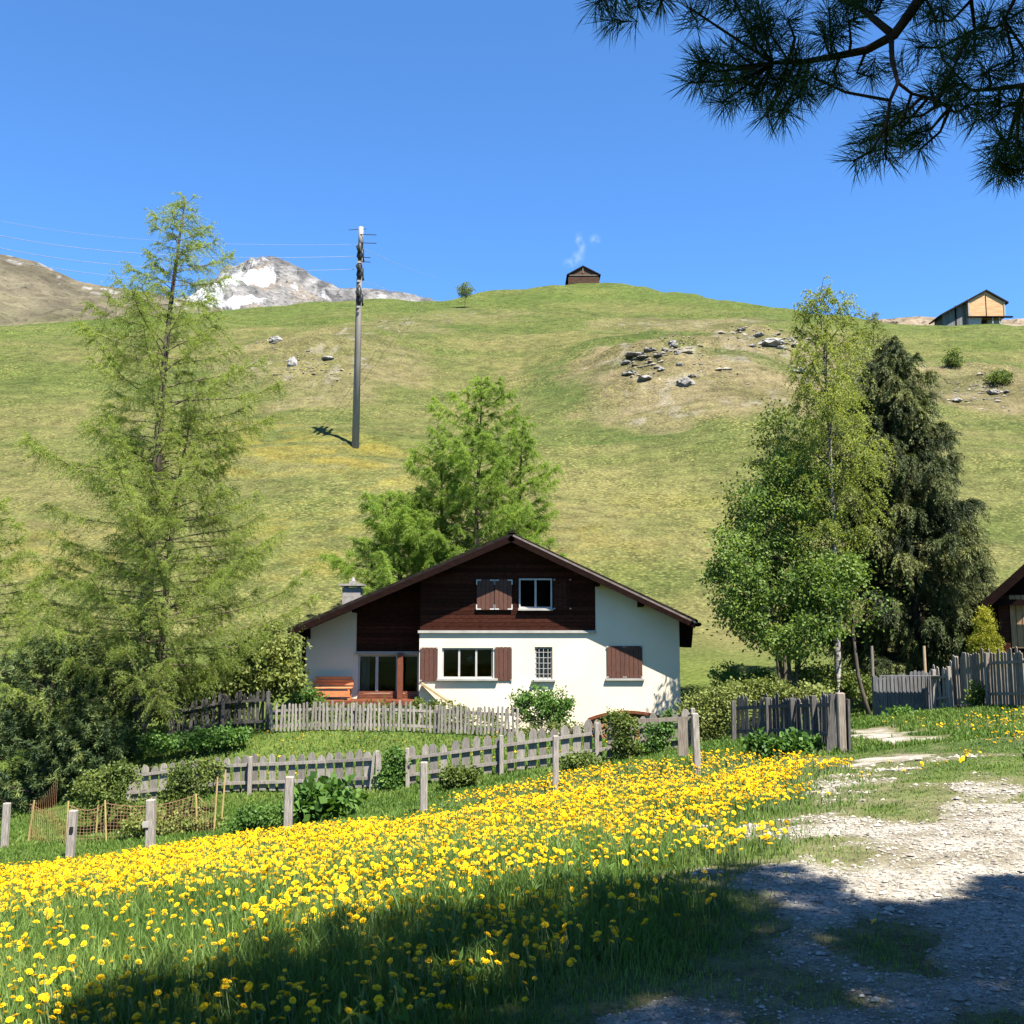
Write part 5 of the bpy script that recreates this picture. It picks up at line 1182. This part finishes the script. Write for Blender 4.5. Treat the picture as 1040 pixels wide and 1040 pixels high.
shrub('yellow green hedge bush between the chalet corner and the dark picket fence', 716, 27, [(716, 728, 24, 18, 22), (735, 715, 20, 16, 18), (700, 745, 12, 12, 14)], 150, 60, 0.075, M['shrub_y'], 0.24)
shrub('low bright bush above the dark picket fence', 778, 29, [(775, 702, 30, 18, 12), (820, 704, 22, 16, 10), (748, 706, 16, 12, 12)], 110, 50, 0.09, M['shrub_y'], 0.22)
shrub('pale leafy bush under the maple on the shaded bank', 738, 34, [(738, 688, 16, 14, 14), (765, 692, 20, 14, 12)], 70, 50, 0.09, M['herb'], 0.2)
shrub('low dark undergrowth at the foot of the birch', 845, 33, [(840, 690, 30, 16, 16), (875, 700, 18, 14, 12)], 90, 50, 0.10, M['shrub'], 0.24)
shrub('dark green vine filling the gap of the picket fence', 400, 25.9, [(400, 780, 13, 12, 17), (396, 792, 12, 12, 10)], 44, 60, 0.085, M['herb'], 0.16)
shrub('grey green bush at the foot of the sagging picket fence', 473, 24.6, [(470, 788, 17, 12, 11), (458, 792, 12, 10, 8)], 44, 60, 0.08, M['shrub'], 0.16)
shrub('low green clump at the fence near the slim post', 590, 24, [(588, 776, 20, 14, 10), (608, 782, 16, 10, 6)], 50, 56, 0.08, M['shrub'], 0.15)
shrub('sprawling berry bush in the left part of the garden net', 110, 24.8, [(112, 800, 30, 20, 20), (90, 812, 20, 16, 18), (125, 785, 14, 12, 14), (135, 822, 20, 14, 12)], 120, 44, 0.075, M['shrub'], 0.2, stems=[((-.4, 0), .8), ((.3, 0), .85), ((0, .1), .9)])
shrub('upright berry bush before the picket fence in the garden', 192, 25.2, [(195, 790, 22, 16, 20), (180, 805, 18, 14, 18), (215, 780, 10, 10, 14)], 84, 44, 0.075, M['shrub'], 0.18, stems=[((-.3, 0), .8), ((.3, 0), .95), ((0, .1), .9)])
shrub('low bed of green garden plants inside the net', 175, 23.8, [(150, 838, 30, 14, 8), (200, 834, 26, 14, 9)], 70, 44, 0.075, M['shrub_y'], 0.16, limbs=False, cat='plant', name='garden_plant')
shrub('golden cone shaped conifer at the corner of the timber house', 1001, 30.5, [(1001, 668, 19, 17, 14), (1001, 652, 14, 13, 14), (1000, 636, 8, 8, 12), (1000, 625, 4, 4, 7)], 330, 90, 0.05, M['thuja'], 0.13, shell=0.75, lw=0.5, droop=-0.6, cat='conifer', name='golden_conifer')
shrub('rhubarb clump with large crumpled leaves behind the grey post', 330, 22, [(332, 812, 26, 16, 14), (308, 822, 14, 10, 9)], 90, 8, 0.22, M['herb'], 0.30, lw=0.85, limbs=False, cat='plant', name='rhubarb', droop=0.0)
shrub('low mound of fine green leaves left of the rhubarb', 268, 22, [(265, 830, 26, 16, 9), (245, 838, 14, 12, 6)], 90, 60, 0.06, M['herb'], 0.16, limbs=False, cat='plant', name='garden_plant')
shrub('broad leaved weeds in front of the dark picket fence', 810, 19.8, [(812, 758, 22, 14, 10), (790, 762, 18, 12, 7), (770, 752, 12, 10, 6)], 60, 30, 0.12, M['herb'], 0.16, limbs=False, cat='plant', name='weed_clump')
shrub('dark green weeds at the foot of the board gate', 915, 28.6, [(918, 728, 20, 14, 8), (900, 732, 14, 10, 5)], 50, 40, 0.10, M['herb'], 0.16, limbs=False, cat='plant', name='weed_clump')
shrub('ivy patch hanging through the tall fence boards', 990, 27.4, [(992, 706, 8, 8, 14)], 22, 40, 0.09, M['shrub'], 0.14, limbs=False, cat='plant', name='ivy')
shrub('leafy weeds beside the track under the tall fence', 1030, 14, [(1025, 790, 26, 20, 12), (1050, 775, 20, 16, 14)], 70, 36, 0.07, M['herb'], 0.14, limbs=False, cat='plant', name='weed_clump')
shrub('nettles along the shaded foot of the larch', 200, 29.6, [(185, 752, 40, 18, 8), (230, 748, 30, 16, 7)], 90, 50, 0.10, M['herb'], 0.2, limbs=False, cat='plant', name='weed_clump')
for px, py, wd, hp, lb, mm in ((472, 294, 14, 16, 'lone small round tree on the skyline right of the power pole', 'shrub'), (968, 364, 16, 22, 'grey green bush on the bare bank below the barn', 'shrub'), (1014, 384, 22, 18, 'wide low bush on the bare bank above the dark rock', 'shrub'), ):
    if py < 300: d = 166; g = on(P(px, py, d).x, d)
    else: g = ground_at(px, py + hp * .4, 50); d = g.y
    s_ = d / F
    broadleaf('hill_bush', lb, g, [((g.x, g.y, P(px, py, d).z), (wd / 2 * s_, wd / 2 * s_, hp / 2 * s_), 1)], 40, 36, 0.22, M['shrub'], M['bark'], cl_r=0.55, tr=0.06, cat='bush')
# ------------------------------------------------------------------ pine overhead: its bough enters the view, its crown shades the foreground
SHADE = np.vstack([pixpoly([(80, 1045), (190, 992), (330, 940), (420, 908), (480, 882), (600, 872), (700, 868), (785, 878), (845, 886), (852, 912), (905, 924), (965, 914), (992, 892), (1040, 886), (1100, 880)]), [(9, 7.0), (9.5, 2), (8.5, -3), (2, -4), (-1.6, -2), (-1.8, 1.5)]])
cot = 1 / math.tan(SUN_EL); kx, ky = math.sin(SUN_AZ) * cot, -math.cos(SUN_AZ) * cot
pine_base = on(6.2, -3.2)
pine = thing('pine_tree', 'large pine whose dark needled bough hangs into the upper right of the view', 'tree', pine_base)
pw = MB()
trunk_pts = [pine_base + Vector((0.12 * math.sin(i * .9), 0.1 * math.cos(i), -0.3 + i * 1.25)) for i in range(12)]
pw.tube(trunk_pts, [0.36 - 0.027 * i for i in range(12)], 10)
cs = []
n_try = 400000
sx_ = rng.uniform(SHADE[:, 0].min(), SHADE[:, 0].max(), n_try); sy_ = rng.uniform(SHADE[:, 1].min(), SHADE[:, 1].max(), n_try)
hgt = rng.uniform(2.8, 13.0, n_try)
ok = polydist(SHADE, sx_, sy_) > 0.06 + 0.4 * (fbm(sx_ * 1.3, sy_ * 1.3, 3) - 0.5)
X = sx_ + kx * hgt; Y = sy_ + ky * hgt; Z = hgt
rr = np.hypot(X - pine_base.x, Y - pine_base.y); ok &= rr < np.interp(hgt, [2.8, 4, 7, 10, 13], [7.5, 8.6, 8.0, 6.0, 3.0])
seen = (Y > 0.2) & (np.abs(X) / np.maximum(Y, 0.2) < 0.66) & ((Z - EYE) / np.maximum(Y, 0.2) < 0.92); ok &= ~seen
ok &= (X ** 2 + Y ** 2 + (Z - EYE) ** 2) > 2.2
# clumps: keep where a coarse noise is high, so light can flicker through at the rim
idx = np.nonzero(ok)[0][:15000]
X, Y, Z = X[idx], Y[idx], Z[idx]
cen = np.stack([X, Y, Z], -1); axs = unit(np.stack([X - pine_base.x, Y - pine_base.y, 0 * X + 1.0], -1))
for p in cen[::32]:
    pv = Vector(p); z0 = max(1.2, p[2] * 0.85 - 0.3); k = min(10.9, (z0 + 0.3) / 1.25); i = int(k); tp = trunk_pts[i].lerp(trunk_pts[min(11, i + 1)], k - i)
    m_ = tp.lerp(pv, 0.55) + Vector((0, 0, 0.25)); 
    if m_.y > 0.2 and abs(m_.x) / m_.y < 0.62 and (m_.z - EYE) / m_.y < 0.9: continue
    pw.tube([tp, tp.lerp(m_, .5) + Vector((0, 0, .1)), m_, pv], [0.05, 0.035, 0.025, 0.008], 4, cap=False)
nearc = (Y > -0.2) & (Z < 8.5); print('near tufts', nearc.sum(), len(cen))
V1, F1, k1 = tufts(cen[~nearc], axs[~nearc], 40, 0.19, 0.024, back=0.18)
Vn, Fn, kn = tufts(cen[nearc], axs[nearc], 120, 0.13, 0.0095, back=0.2); F1 = np.concatenate([F1, Fn + len(V1)]); V1 = np.concatenate([V1, Vn])
# the visible bough, laid out in space 2.4 - 3.2 m away
BD = 2.75
def bp(px, py, d=BD): return P(px, py, d)
boughs = [([(1330, -330, 2.2), (1150, -210, 2.4), (1040, -120, 2.55), (972, -52, 2.65), (938, -6, 2.72), (908, 36, 2.75), (880, 51, 2.8), (845, 58, 2.82), (815, 63, 2.85), (785, 64, 2.9)], 0.024, 0.006),
          ([(905, 38, 2.75), (906, 62, 2.72), (912, 84, 2.7), (904, 102, 2.7), (900, 128, 2.7)], 0.008, 0.004),
          ([(912, 84, 2.7), (926, 95, 2.72), (948, 101, 2.76), (966, 108, 2.8)], 0.005, 0.003),
          ([(1230, 20, 2.5), (1120, 62, 2.6), (1060, 84, 2.7), (1015, 90, 2.8), (985, 92, 2.85)], 0.014, 0.004),
          ([(1040, 87, 2.75), (1030, 120, 2.75), (1022, 150, 2.75), (1020, 172, 2.78)], 0.006, 0.003),
          ([(905, 34, 2.75), (870, 5, 2.9), (830, -10, 3.0)], 0.012, 0.005), ([(1040, -120, 2.55), (900, -120, 2.8), (780, -70, 2.95), (700, -40, 3.0), (650, -20, 3.05)], 0.016, 0.005),
          ([(972, -52, 2.65), (985, -10, 2.8), (990, 30, 2.9)], 0.010, 0.004), ([(1150, -210, 2.4), (1080, -80, 2.6), (1040, -20, 2.7), (1020, 20, 2.8)], 0.014, 0.004)]
bpts, bws = [], []
for pts, r0, r1 in boughs:
    q = [bp(*p) for p in pts]; n_ = len(q); bw = MB(); bw.tube(q, [r0 + (r1 - r0) * i / (n_ - 1) for i in range(n_)], 7); bws.append(bw)
    for a, b_ in zip(q, q[1:]):
        for f in np.linspace(0, 1, 5): bpts.append((a.lerp(b_, f), bw))
pw.tube([trunk_pts[4], trunk_pts[4].lerp(bp(1330, -330, 2.2), 0.5) + Vector((0, 0, 0.3)), bp(1330, -330, 2.2)], [0.09, 0.05, 0.024], 8)
pw.tube([trunk_pts[4], trunk_pts[4].lerp(bp(1230, 20, 2.5), 0.5) + Vector((0, 0, 0.15)), bp(1230, 20, 2.5)], [0.07, 0.04, 0.014], 8)
spots = [(605, 4), (628, -6), (648, 8), (672, 2), (700, 8), (722, 0), (742, -8), (712, 62), (700, 84), (722, 88), (742, 50), (734, 72), (752, 78), (733, 104), (764, 100), (778, 118), (792, 128), (770, 62), (760, 30), (782, 34), (800, 18), (808, 50), (824, 78), (836, 36), (850, 84), (842, 8), (862, 20), (790, 88), (812, 98),
         (884, 78), (870, 6), (888, 140), (872, 160), (866, 176), (902, 146), (922, 150), (934, 164), (900, 174), (914, 132), (945, 92), (962, 104), (972, 84), (985, 108), (1004, 72), (1012, 100), (1030, 70), (1040, 104), (984, 36), (992, 56), (960, 14), (1006, 12), (1024, 34), (1040, 10), (944, 22), (926, 8), (930, 48), (956, 58), (1016, 140), (1034, 152), (1016, 164), (1034, 172), (1048, 166), (1004, 124), (1060, 60), (1060, 130), (900, -10), (800, -12), (770, 4)]
vc, va = [], []
for i, (px, py) in enumerate(spots):
    c = bp(px, py - (12 if py > 120 and px < 970 else 0), BD + rng.uniform(-0.12, 0.22)); nb, bw = min(bpts, key=lambda q: (q[0] - c).length + 0.12 * max(0, c.x - q[0].x + .05))
    mid = nb.lerp(c, 0.5) + Vector((0, 0, -0.02)) + Vector(rng.normal(size=3) * 0.012); bw.tube([nb, mid, c], [0.005, 0.004, 0.003], 5, cap=False)
    ax = (c - nb); ax = ax.normalized() if ax.length > 0.03 else Vector((-0.6, 0, -0.4)).normalized()
    vc.append(tuple(c)); va.append(tuple((ax + Vector(rng.normal(size=3) * 0.22)).normalized()))
    if rng.random() < 0.3:
        c2 = c + Vector(rng.normal(size=3) * 0.03); vc.append(tuple(c2)); va.append(tuple((ax + Vector(rng.normal(size=3) * 0.6)).normalized()))
V2, F2, k2 = tufts(np.array(vc), np.array(va), 130, 0.088, 0.0024, back=0.09)
pw.build('trunk', M['bark_pine'], pine, smooth=True)
for bw in bws: bw.build('bough', M['bark_pine'], pine, smooth=True)
np_mesh('crown', np.concatenate([V1, V2]), np.concatenate([F1, F2 + len(V1)]), M['pine'], pine, np.clip(rng.random(len(V1) + len(V2)) * .3 + .35, 0, 1))

# ------------------------------------------------------------------ meadow grass
def in_view_sample(n, d0, d1, umax=0.68):
    """points thinning with distance, a little wider than the view"""
    d = d0 * (d1 / d0) ** rng.random(n); u = rng.uniform(-umax, umax, n); return u * d, d
def fence_clear(x, y): return True
def blades(name, x, y, h, wd, m_, label=None, bend=0.5, two=True):
    n = len(x); z = terrain(x, y); az = rng.uniform(0, 6.283, n); hd = np.stack([np.cos(az), np.sin(az), 0 * az], -1); sd = np.stack([-np.sin(az), np.cos(az), 0 * az], -1)
    p = np.stack([x, y, z - 0.015], -1); b = bend * rng.uniform(0.1, 1, n) * h; up = np.array([0, 0, 1.0])
    a0 = rng.uniform(0, 6.283, n); s0 = np.stack([np.cos(a0), np.sin(a0), 0 * a0], -1) * (wd / 2)[:, None]
    m1 = p + up * (h * 0.55)[:, None] + hd * (b * 0.28)[:, None]; e = p + up * (h * rng.uniform(0.8, 1, n))[:, None] + hd * b[:, None]
    V = np.stack([p - s0, p + s0, m1 + s0 * .8, e, m1 - s0 * .8], 1).reshape(-1, 3)
    i = np.arange(n)[:, None] * 5
    Fc = np.concatenate([i + np.array([[0, 1, 2]]), i + np.array([[0, 2, 4]]), i + np.array([[4, 2, 3]])])
    t = np.clip(0.5 + 1.1 * (fbm(x * 0.9, y * 0.9, 3) - 0.5) + (rng.random(n) - 0.5) * 0.7, 0, 1)
    o = np_mesh(name, V, Fc, m_, None, np.repeat(t, 5)); o['kind'] = 'stuff'
    return o
x, y = in_view_sample(330000, 1.9, 27)
gk = gravel_mask(x, y)
keep = (gk < rng.normal(size=len(x)) * 0.5 + 0.05) | (rng.random(len(x)) < 0.02 + 0.5 * sstep(0.60, 0.72, fbm(x * 2.3 + 40, y * 1.6, 4)) * sstep(3.5, 1.0, gk))
short = sstep(-3.5, -0.3, gk)                       # grass is short beside and inside the gravel
fd = sstep(-1, 1.0, polydist(FL_DENSE, x, y)); fs = sstep(-1, 1, polydist(FL_SPARSE, x, y))
tall = np.maximum(fd, fs)
rightside = sstep(0.0, 2.0, x - 0.06 * y - 1.0) * (1 - tall)
h = (0.09 + 0.15 * tall) * (1 - 0.62 * short) * rng.uniform(0.6, 1.25, len(x)) * (1 - 0.35 * rightside) + 0.012
keep &= rng.random(len(x)) < 1 - 0.35 * short
x, y, h = x[keep], y[keep], h[keep]
wd = np.maximum(0.0055, 0.0011 * y) * rng.uniform(0.7, 1.3, len(x))
blades('grass', x, y, h, wd, M['grass'])
x, y = in_view_sample(150000, 19, 36); k = (gravel_mask(x, y) < -0.2) & (polydist(FL_DENSE, x, y) < 0.5)
hx0, hx1 = xl - 0.3, xr + 0.3
k &= ~((x > hx0) & (x < hx1) & (y > 35.3)); x, y = x[k], y[k]
blades('lawn_grass', x, y, rng.uniform(0.05, 0.15, len(x)), 0.0012 * y * rng.uniform(0.7, 1.3, len(x)), M['lawn'])
# broad meadow leaves (dandelion and dock rosettes)
x, y = in_view_sample(24000, 2.2, 22); k = (np.maximum(polydist(FL_DENSE, x, y), polydist(FL_SPARSE, x, y)) > -0.3) & (gravel_mask(x, y) < -2.0); x, y = x[k], y[k]
c = np.stack([x, y, terrain(x, y) + rng.uniform(0.0, 0.12, len(x))], -1); d = unit(rand_unit(len(x)) * np.array([1, 1, 0.3]) + np.array([0, 0, 0.55]))
V, Fc, kk = leaf_blades(c, d, rng.uniform(0.06, 0.13, len(x)), rng.uniform(0.010, 0.026, len(x)))
np_mesh('meadow_leaves', V, Fc, M['herb'], None, leaf_tint(c, kk, 0.6))['kind'] = 'stuff'

# gravel stones
x, y = in_view_sample(190000, 1.9, 16, 0.66); gk = gravel_mask(x, y); k = gk > rng.uniform(-0.5, 1.0, len(x)); x, y = x[k], y[k]
n = len(x); r = np.maximum(0.0045, 0.00115 * y) * rng.lognormal(0, 0.5, n)
oc = np.array([(1, 0, 0), (0, 1, 0), (-1, 0, 0), (0, -1, 0), (0, 0, 1.0), (0, 0, -1)])
of = np.array([(0, 1, 4), (1, 2, 4), (2, 3, 4), (3, 0, 4), (1, 0, 5), (2, 1, 5), (3, 2, 5), (0, 3, 5)])
a = rng.uniform(0, 6.28, n); V = oc[None] * rng.uniform(0.6, 1.25, (n, 6, 1)) * r[:, None, None] * np.array([1, 1, 0.45])
Vx = V[..., 0] * np.cos(a)[:, None] - V[..., 1] * np.sin(a)[:, None]; Vy = V[..., 0] * np.sin(a)[:, None] + V[..., 1] * np.cos(a)[:, None]
zt_ = terrain(x, y) - 0.012 + 0.022 * sstep(0, 0.5, gravel_mask(x, y))
V = np.stack([Vx + x[:, None], Vy + y[:, None], V[..., 2] + (zt_ + r * 0.22)[:, None]], -1).reshape(-1, 3)
Fc = (np.arange(n)[:, None, None] * 6 + of[None]).reshape(-1, 3)
np_mesh('gravel', V, Fc, M['gravel'], None)['kind'] = 'stuff'

# ------------------------------------------------------------------ dandelions
def head_proto(seed):
    """shaggy flower head: a low dome of many narrow petals and a green calyx below"""
    r = np.random.default_rng(seed); V, Fc = [], []
    for ring, (nr, ln, el) in enumerate(((15, 0.021, 0.02), (13, 0.019, 0.25), (10, 0.014, 0.5), (7, 0.009, 0.9))):
        for i in range(nr):
            a = 6.283 * (i + 0.5 * ring + r.uniform(-.2, .2)) / nr; e = el + r.uniform(-.1, .1); l = ln * r.uniform(0.85, 1.1)
            d = np.array([math.cos(a) * math.cos(e), math.sin(a) * math.cos(e), math.sin(e)]); s = np.array([-math.sin(a), math.cos(a), 0]) * 0.0026
            k = len(V); V += [s * -0.4, s * 0.4, d * l * .9 + s, d * l + 0 * s, d * l * .9 - s]; Fc += [(k, k + 1, k + 2), (k, k + 2, k + 4), (k + 4, k + 2, k + 3)]
    return np.array(V), np.array(Fc)
def flower_density(x, y):
    dn = polydist(FL_DENSE, x, y); sp = polydist(FL_SPARSE, x, y); st = polydist(FL_STRIP, x, y)
    cl = fbm(x * 1.1 + 3, y * 0.9, 4); cl2 = fbm(x * 2.2 + 30, y * 2.0 + 9, 3)
    p = sstep(-0.6, 0.5, dn + 1.2 * (cl2 - .5)) * (0.26 + 0.8 * sstep(0.36, 0.62, cl))
    p = np.maximum(p, sstep(-0.5, 0.4, sp) * (0.22 + 0.85 * sstep(0.42, 0.60, cl)))
    p = np.maximum(p, sstep(-0.4, 0.4, st) * (0.12 + 0.6 * sstep(0.5, 0.62, cl2)))
    for q in FL_RIGHT: p = np.maximum(p, sstep(-0.3, 0.3, polydist(q, x, y)) * 0.10 * sstep(0.4, 0.6, cl2))
    return p * (gravel_mask(x, y) < -0.5)
FX, FY = [], []
A = 270.0     # heads per square metre at full density
xs0, xs1, ys0, ys1 = -16, 12, 2.2, 26
nn = int(A * (xs1 - xs0) * (ys1 - ys0)); x = rng.uniform(xs0, xs1, nn); y = rng.uniform(ys0, ys1, nn)
k = (np.abs(x) / y < 0.68); x, y = x[k], y[k]
k = rng.random(len(x)) < flower_density(x, y) * np.interp(y, [3, 6, 9, 14], [0.6, 0.7, 0.8, 1.0]); x, y = x[k], y[k]
lawn = rng.random(500); lx = rng.uniform(-9, 4, 500); ly = rng.uniform(27, 31, 500)
x = np.concatenate([x, lx[lawn < .35], [2.26, 2.32, 1.9]]); y = np.concatenate([y, ly[lawn < .35], [4.55, 4.42, 5.6]])
fh = 0.19 * rng.uniform(0.6, 1.3, len(x)); fh[y > 26] = 0.14; fh[-3:] = 0.1; fh[(gravel_mask(x, y) > -2.5)] *= 0.75
sc_ = rng.uniform(0.5, 1.08, len(x)); tl = rng.normal(size=(len(x), 2)) * 0.36 + np.array([0.02, 0.08])
size_px = sc_ / y; vis = (np.abs(x) / y < 0.505) & ((terrain(x, y) + fh - EYE) / y > -0.41)
order = np.argsort(-np.where(vis, size_px, 0)); near = order[:300]; far = order[300:]
# the 300 nearest: single flowers with stem and head
hp = [head_proto(s_) for s_ in (1, 2, 3)]; head_me, used_h = [], []
hv = hp[0][0]
def merge_head(k):
    V, Fc = hp[k]; q = MB(); q.add([tuple(v) for v in V], [tuple(f) for f in Fc]); o = q.build('flower_head', M['petal'], None, tint=list(np.clip(0.5 + rng.normal(size=len(V)) * .25, 0, 1))); me = o.data; bpy.data.objects.remove(o); return me
head_me = [merge_head(k) for k in range(3)]
q = MB(); q.tube([(0, 0, -1.0), (0.02, 0.01, -0.5), (0, 0, -0.003)], [0.0028, 0.0026, 0.0024], 5); q.tube([(0, 0, -0.012), (0, 0, -0.005), (0, 0, 0.0)], [0.003, 0.007, 0.004], 6)
so = q.build('stem', M['stem'], None, smooth=True); stem_me = so.data; bpy.data.objects.remove(so)
zf_ = terrain(x, y)
lit_poly = SHADE
for j, i in enumerate(near):
    pt = Vector((x[i], y[i], zf_[i]))
    shade = bool(inside(lit_poly, np.array([x[i]]), np.array([y[i]]))[0]); ongr = i >= len(x) - 3
    root = thing('dandelion', '', 'flower', pt)
    if ongr: tag(root, 'yellow dandelion growing alone at the grassy edge of the gravel', None, 'dandelions in the gravel')
    elif shade: tag(root, 'yellow dandelion head on a long stem in the tree shade of the meadow', None, 'dandelions in the shade of the pine')
    else: tag(root, 'yellow dandelion in bloom in the sunlit near part of the meadow', None, 'dandelions in the sunny foreground')
    hd = bpy.data.objects.new('flower_head', head_me[j % 3]); C.objects.link(hd); hd.parent = root; hd.location = (0, 0, fh[i]); hd.scale = (sc_[i],) * 3; hd.rotation_euler = (tl[i, 0], tl[i, 1], rng.uniform(0, 6.28))
    st = bpy.data.objects.new('stem', stem_me); C.objects.link(st); st.parent = root; st.location = (0, 0, fh[i]); st.scale = (1, 1, fh[i])
# the rest of the field as one mass
V0, F0 = [], []
for ring, (nr, ln, el) in enumerate(((8, 0.021, 0.12), (6, 0.018, 0.55), (4, 0.013, 1.05))):
    for i in range(nr):
        a_ = 6.283 * (i + 0.5 * ring) / nr; dd = np.array([math.cos(a_) * math.cos(el), math.sin(a_) * math.cos(el), math.sin(el)]); s_ = np.array([-math.sin(a_), math.cos(a_), 0]) * 0.0052
        k = len(V0); V0 += [np.zeros(3), dd * ln + s_, dd * ln - s_]; F0 += [(k, k + 1, k + 2)]
V0 = np.array(V0); F0 = np.array(F0); nf = len(far); kv = len(V0)
fx, fy, fz, fs_ = x[far], y[far], zf_[far] + fh[far], sc_[far] * np.interp(y[far], [5, 12, 20], [1.0, 1.1, 1.25])
az = rng.uniform(0, 6.28, nf); V = V0[None] * fs_[:, None, None]
Vx = V[..., 0] * np.cos(az)[:, None] - V[..., 1] * np.sin(az)[:, None]; Vy = V[..., 0] * np.sin(az)[:, None] + V[..., 1] * np.cos(az)[:, None]; Vz = V[..., 2]
tx, ty = tl[far, 0][:, None], tl[far, 1][:, None]
Vz2 = Vz + Vx * -tx + Vy * ty; Vx = Vx + Vz * tx; Vy = Vy - Vz * ty
V = np.stack([Vx + fx[:, None], Vy + fy[:, None], Vz2 + fz[:, None]], -1).reshape(-1, 3)
Fc = (np.arange(nf)[:, None, None] * kv + F0[None]).reshape(-1, 3)
dm = thing('dandelion_field', 'mass of yellow dandelions filling the middle of the meadow', 'flowers', (0, 0, 0)); dm['kind'] = 'stuff'
np_mesh('flower_heads', V, Fc, M['petal'], dm, np.repeat(np.clip(rng.normal(size=nf) * .2 + .5, 0, 1), kv))
sw = np.maximum(0.0026, 0.0004 * fy); p0 = np.stack([fx, fy, zf_[far]], -1); p1 = np.stack([fx, fy, fz], -1); s_ = np.stack([sw, 0 * sw, 0 * sw], -1)
V = np.stack([p0 - s_, p0 + s_, p1 + s_ * .8, p1 - s_ * .8], 1).reshape(-1, 3)
np_mesh('stems', V, np.arange(len(V)).reshape(-1, 4), M['stem'], dm)

# faint wisp of smoke behind the hill barn
m, t, b, o = base_mat('thin_smoke'); t.nodes.remove(b)
sc0 = P(590, 255, 190); sm = 190 / F
tc = N(t, 'ShaderNodeTexCoord'); acc = None
for px, py, rx_, rz_ in ((579, 267, 9, 5), (587, 261, 8, 7), (591, 252, 5, 10), (588, 243, 5, 8), (604, 243, 7, 6)):
    c = P(px, py, 190) - sc0
    s1 = N(t, 'ShaderNodeVectorMath', operation='SUBTRACT'); s1.inputs[1].default_value = c; t.links.new(tc.outputs['Object'], s1.inputs[0])
    s2 = N(t, 'ShaderNodeVectorMath', operation='DIVIDE'); s2.inputs[1].default_value = (rx_ * sm, 1.6, rz_ * sm); t.links.new(s1.outputs[0], s2.inputs[0])
    ln = N(t, 'ShaderNodeVectorMath', operation='LENGTH'); t.links.new(s2.outputs[0], ln.inputs[0])
    f = N(t, 'ShaderNodeMapRange', interpolation_type='SMOOTHSTEP'); f.inputs['From Min'].default_value = 1.25; f.inputs['From Max'].default_value = 0.0; t.links.new(ln.outputs['Value'], f.inputs['Value'])
    if acc is None: acc = f.outputs[0]
    else:
        ad = N(t, 'ShaderNodeMath', operation='ADD'); t.links.new(acc, ad.inputs[0]); t.links.new(f.outputs[0], ad.inputs[1]); acc = ad.outputs[0]
nz = noise_tex(t, 0.9, 4); mr = N(t, 'ShaderNodeMapRange'); mr.inputs['From Min'].default_value = 0.38; mr.inputs['From Max'].default_value = 0.72; mr.inputs['To Max'].default_value = 0.15
t.links.new(nz, mr.inputs['Value']); mu = N(t, 'ShaderNodeMath', operation='MULTIPLY'); t.links.new(mr.outputs[0], mu.inputs[0]); t.links.new(acc, mu.inputs[1])
pv = N(t, 'ShaderNodeVolumePrincipled'); pv.inputs['Color'].default_value = (0.95, 0.96, 1, 1)
t.links.new(mu.outputs[0], pv.inputs['Density']); t.links.new(pv.outputs[0], o.inputs['Volume'])
q = MB(); q.box((0, 0, 0), (60 * sm, 4.0, 60 * sm)); o_ = q.build('smoke', m, None); o_.location = sc0
tag(o_, 'faint wisp of white smoke in the sky above the small hill barn', 'smoke', None, 'stuff')
